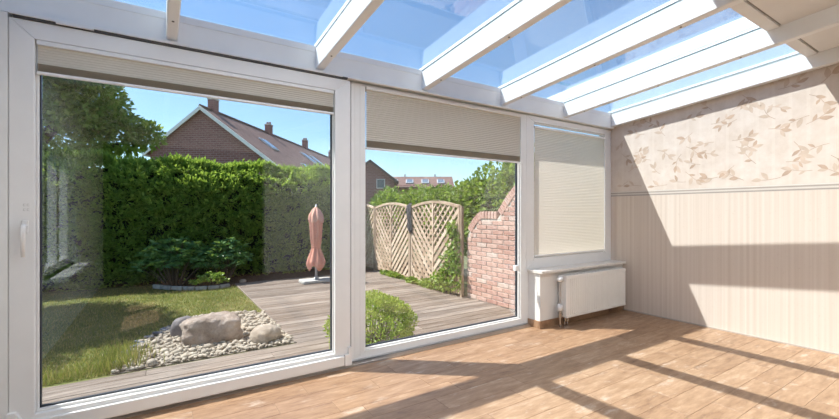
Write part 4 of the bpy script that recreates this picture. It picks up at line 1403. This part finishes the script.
# row of gabled houses: local x across the gable, y along the ridge
row_h = empty('row_house', (2.34, 31.8, G)); T(row_h, 'brick row of houses with tiled gable roof and chimneys behind the hedge', 'building')
row_h.rotation_euler = (0, 0, -math.radians(38.9))
RH = 8.55 - G; PT = 0.745; LE, RE, LEN = -4.3, 6.4, 44.0
zl, zr = RH + LE * PT, RH - RE * PT
MB().prism([(LE + 0.35, 0), (RE - 0.4, 0), (RE - 0.4, RH - (RE - 0.4) * PT - 0.12), (0, RH - 0.14), (LE + 0.35, RH + (LE + 0.35) * PT - 0.12)], 1, 0.25, LEN - 0.2).build('brick_walls', HBR, row_h)
for (xa, za, nm) in ((LE, zl, 'roof_slope'), (RE, zr, 'roof_slope')):
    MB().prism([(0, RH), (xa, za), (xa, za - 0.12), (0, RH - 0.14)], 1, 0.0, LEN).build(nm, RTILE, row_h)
    vx = 0.0
    MB().prism([(0, RH + 0.02), (xa, za + 0.02), (xa, za - 0.26), (0, RH - 0.26)], 1, -0.06, 0.0).build('verge_board', TRIMW, row_h)
MB().tube([(0, -0.02, RH + 0.03), (0, LEN, RH + 0.03)], 0.11, 8).build('ridge_tiles', RTILE, row_h)
MB().box(LE - 0.1, LE + 0.05, 0, LEN, zl - 0.2, zl - 0.08).build('gutter', TRIMW, row_h)
for k, s in enumerate((1.5, 10.0, 18.8, 28.0, 36.5)):
    hh = (0.8, 0.75, 0.85, 0.85, 0.85)[k]
    ch = MB().box(-0.24, 0.24, s - 0.3, s + 0.3, RH - 0.7, RH + hh).build('chimney', HBR, row_h)
    MB().box(-0.28, 0.28, s - 0.34, s + 0.34, RH + hh, RH + hh + 0.10).build('chimney_cap', MORTAR, ch)
    if k:
        for dx in (-0.12, 0.12):
            MB().tube([(dx, s, RH + hh + 0.10), (dx, s, RH + hh + 0.32)], 0.10, 10).build('chimney_pot', HBR, ch)
for (s, u0, u1) in ((4.0, 2.1, 3.3), (12.6, 1.9, 3.4), (15.0, 1.9, 3.4), (22.0, 1.9, 3.3), (26.0, 1.9, 3.3), (31, 1.9, 3.3), (6.8, 4.4, 5.2)):
    fr = MB(); gl = MB()
    def rp(u, off): return (u + off * 0.6, RH - u * PT + off * 0.8)
    for (b, e, o_, t_) in ((fr, 0.0, 0.10, 0.02), (gl, 0.10, 0.13, 0.10)):
        a = rp(u0 + e, t_); c2 = rp(u1 - e, t_); a2 = rp(u0 + e, o_); c3 = rp(u1 - e, o_)
        b.prism([a, a2, c3, c2], 1, s + e, s + 1.15 - e)
    f_ = fr.build('roof_window', ZINC, row_h); gl.build('pane', SKYGL, f_)
# small windows in the flank wall, mostly behind the hedge
for s in (3, 7, 12, 16):
    f_ = MB().box(RE - 0.41, RE - 0.36, s, s + 1.4, 0.9, 2.2).build('window', TRIMW, row_h)
    MB().box(RE - 0.37, RE - 0.345, s + 0.1, s + 1.3, 1.0, 2.1).build('pane', FRONTGL, f_)

# gabled neighbour further right
nh = empty('gabled_house', (16.9, 34.0, G)); T(nh, 'red-roofed gabled house seen over the shrubs beside the window post', 'building')
nh.rotation_euler = (0, 0, -math.radians(26))
MB().prism([(-1.5, 0), (1.9, 0), (1.9, 4.3), (-0.4, 5.95), (-1.5, 5.2)], 1, 0.3, 5).build('brick_walls', HBR, nh)
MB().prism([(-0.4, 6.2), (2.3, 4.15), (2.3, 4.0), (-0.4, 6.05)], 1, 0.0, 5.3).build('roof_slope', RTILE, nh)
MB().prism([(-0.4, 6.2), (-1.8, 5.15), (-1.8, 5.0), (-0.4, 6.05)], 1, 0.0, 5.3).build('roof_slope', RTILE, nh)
DV = m_plain('dark_verge', (0.12, 0.09, 0.08), 0.7)
MB().prism([(-0.4, 6.21), (2.3, 4.16), (2.3, 3.9), (-0.4, 5.95)], 1, -0.06, 0.0).build('verge_board', DV, nh)
MB().prism([(-0.4, 6.21), (-1.8, 5.16), (-1.8, 4.9), (-0.4, 5.95)], 1, -0.06, 0.0).build('verge_board', DV, nh)
f_ = MB().box(0.2, 1.0, 0.24, 0.30, 3.5, 4.4).build('window', TRIMW, nh); MB().box(0.27, 0.93, 0.22, 0.245, 3.57, 4.33).build('pane', FRONTGL, f_)

# low terrace with a long roof
lh = empty('terrace_house', (21.6, 42.8, G)); T(lh, 'long low terrace with reddish roof beyond the trellis', 'building')
lh.rotation_euler = (0, 0, -math.radians(33.0))
MB().box(0, 9.0, 0.35, 7, 0, 4.45).build('brick_walls', HBR, lh)
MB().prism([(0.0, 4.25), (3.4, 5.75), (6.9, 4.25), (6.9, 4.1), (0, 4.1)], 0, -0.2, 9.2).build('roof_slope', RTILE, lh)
for i in range(4):
    x = 1.5 + 1.9 * i
    f_ = MB().prism([(0.9, 4.62), (2.0, 5.10), (1.9, 5.28), (0.8, 4.78)], 0, x, x + 0.9).build('roof_window', ZINC, lh)
    MB().prism([(0.98, 4.72), (1.92, 5.14), (1.87, 5.30), (0.93, 4.86)], 0, x + 0.1, x + 0.8).build('pane', SKYGL, f_)
for x in (3.2, 7.0):
    MB().tube([(x, 3.4, 5.6), (x, 3.4, 6.05)], 0.12, 8).build('vent_pipe', ZINC, lh)
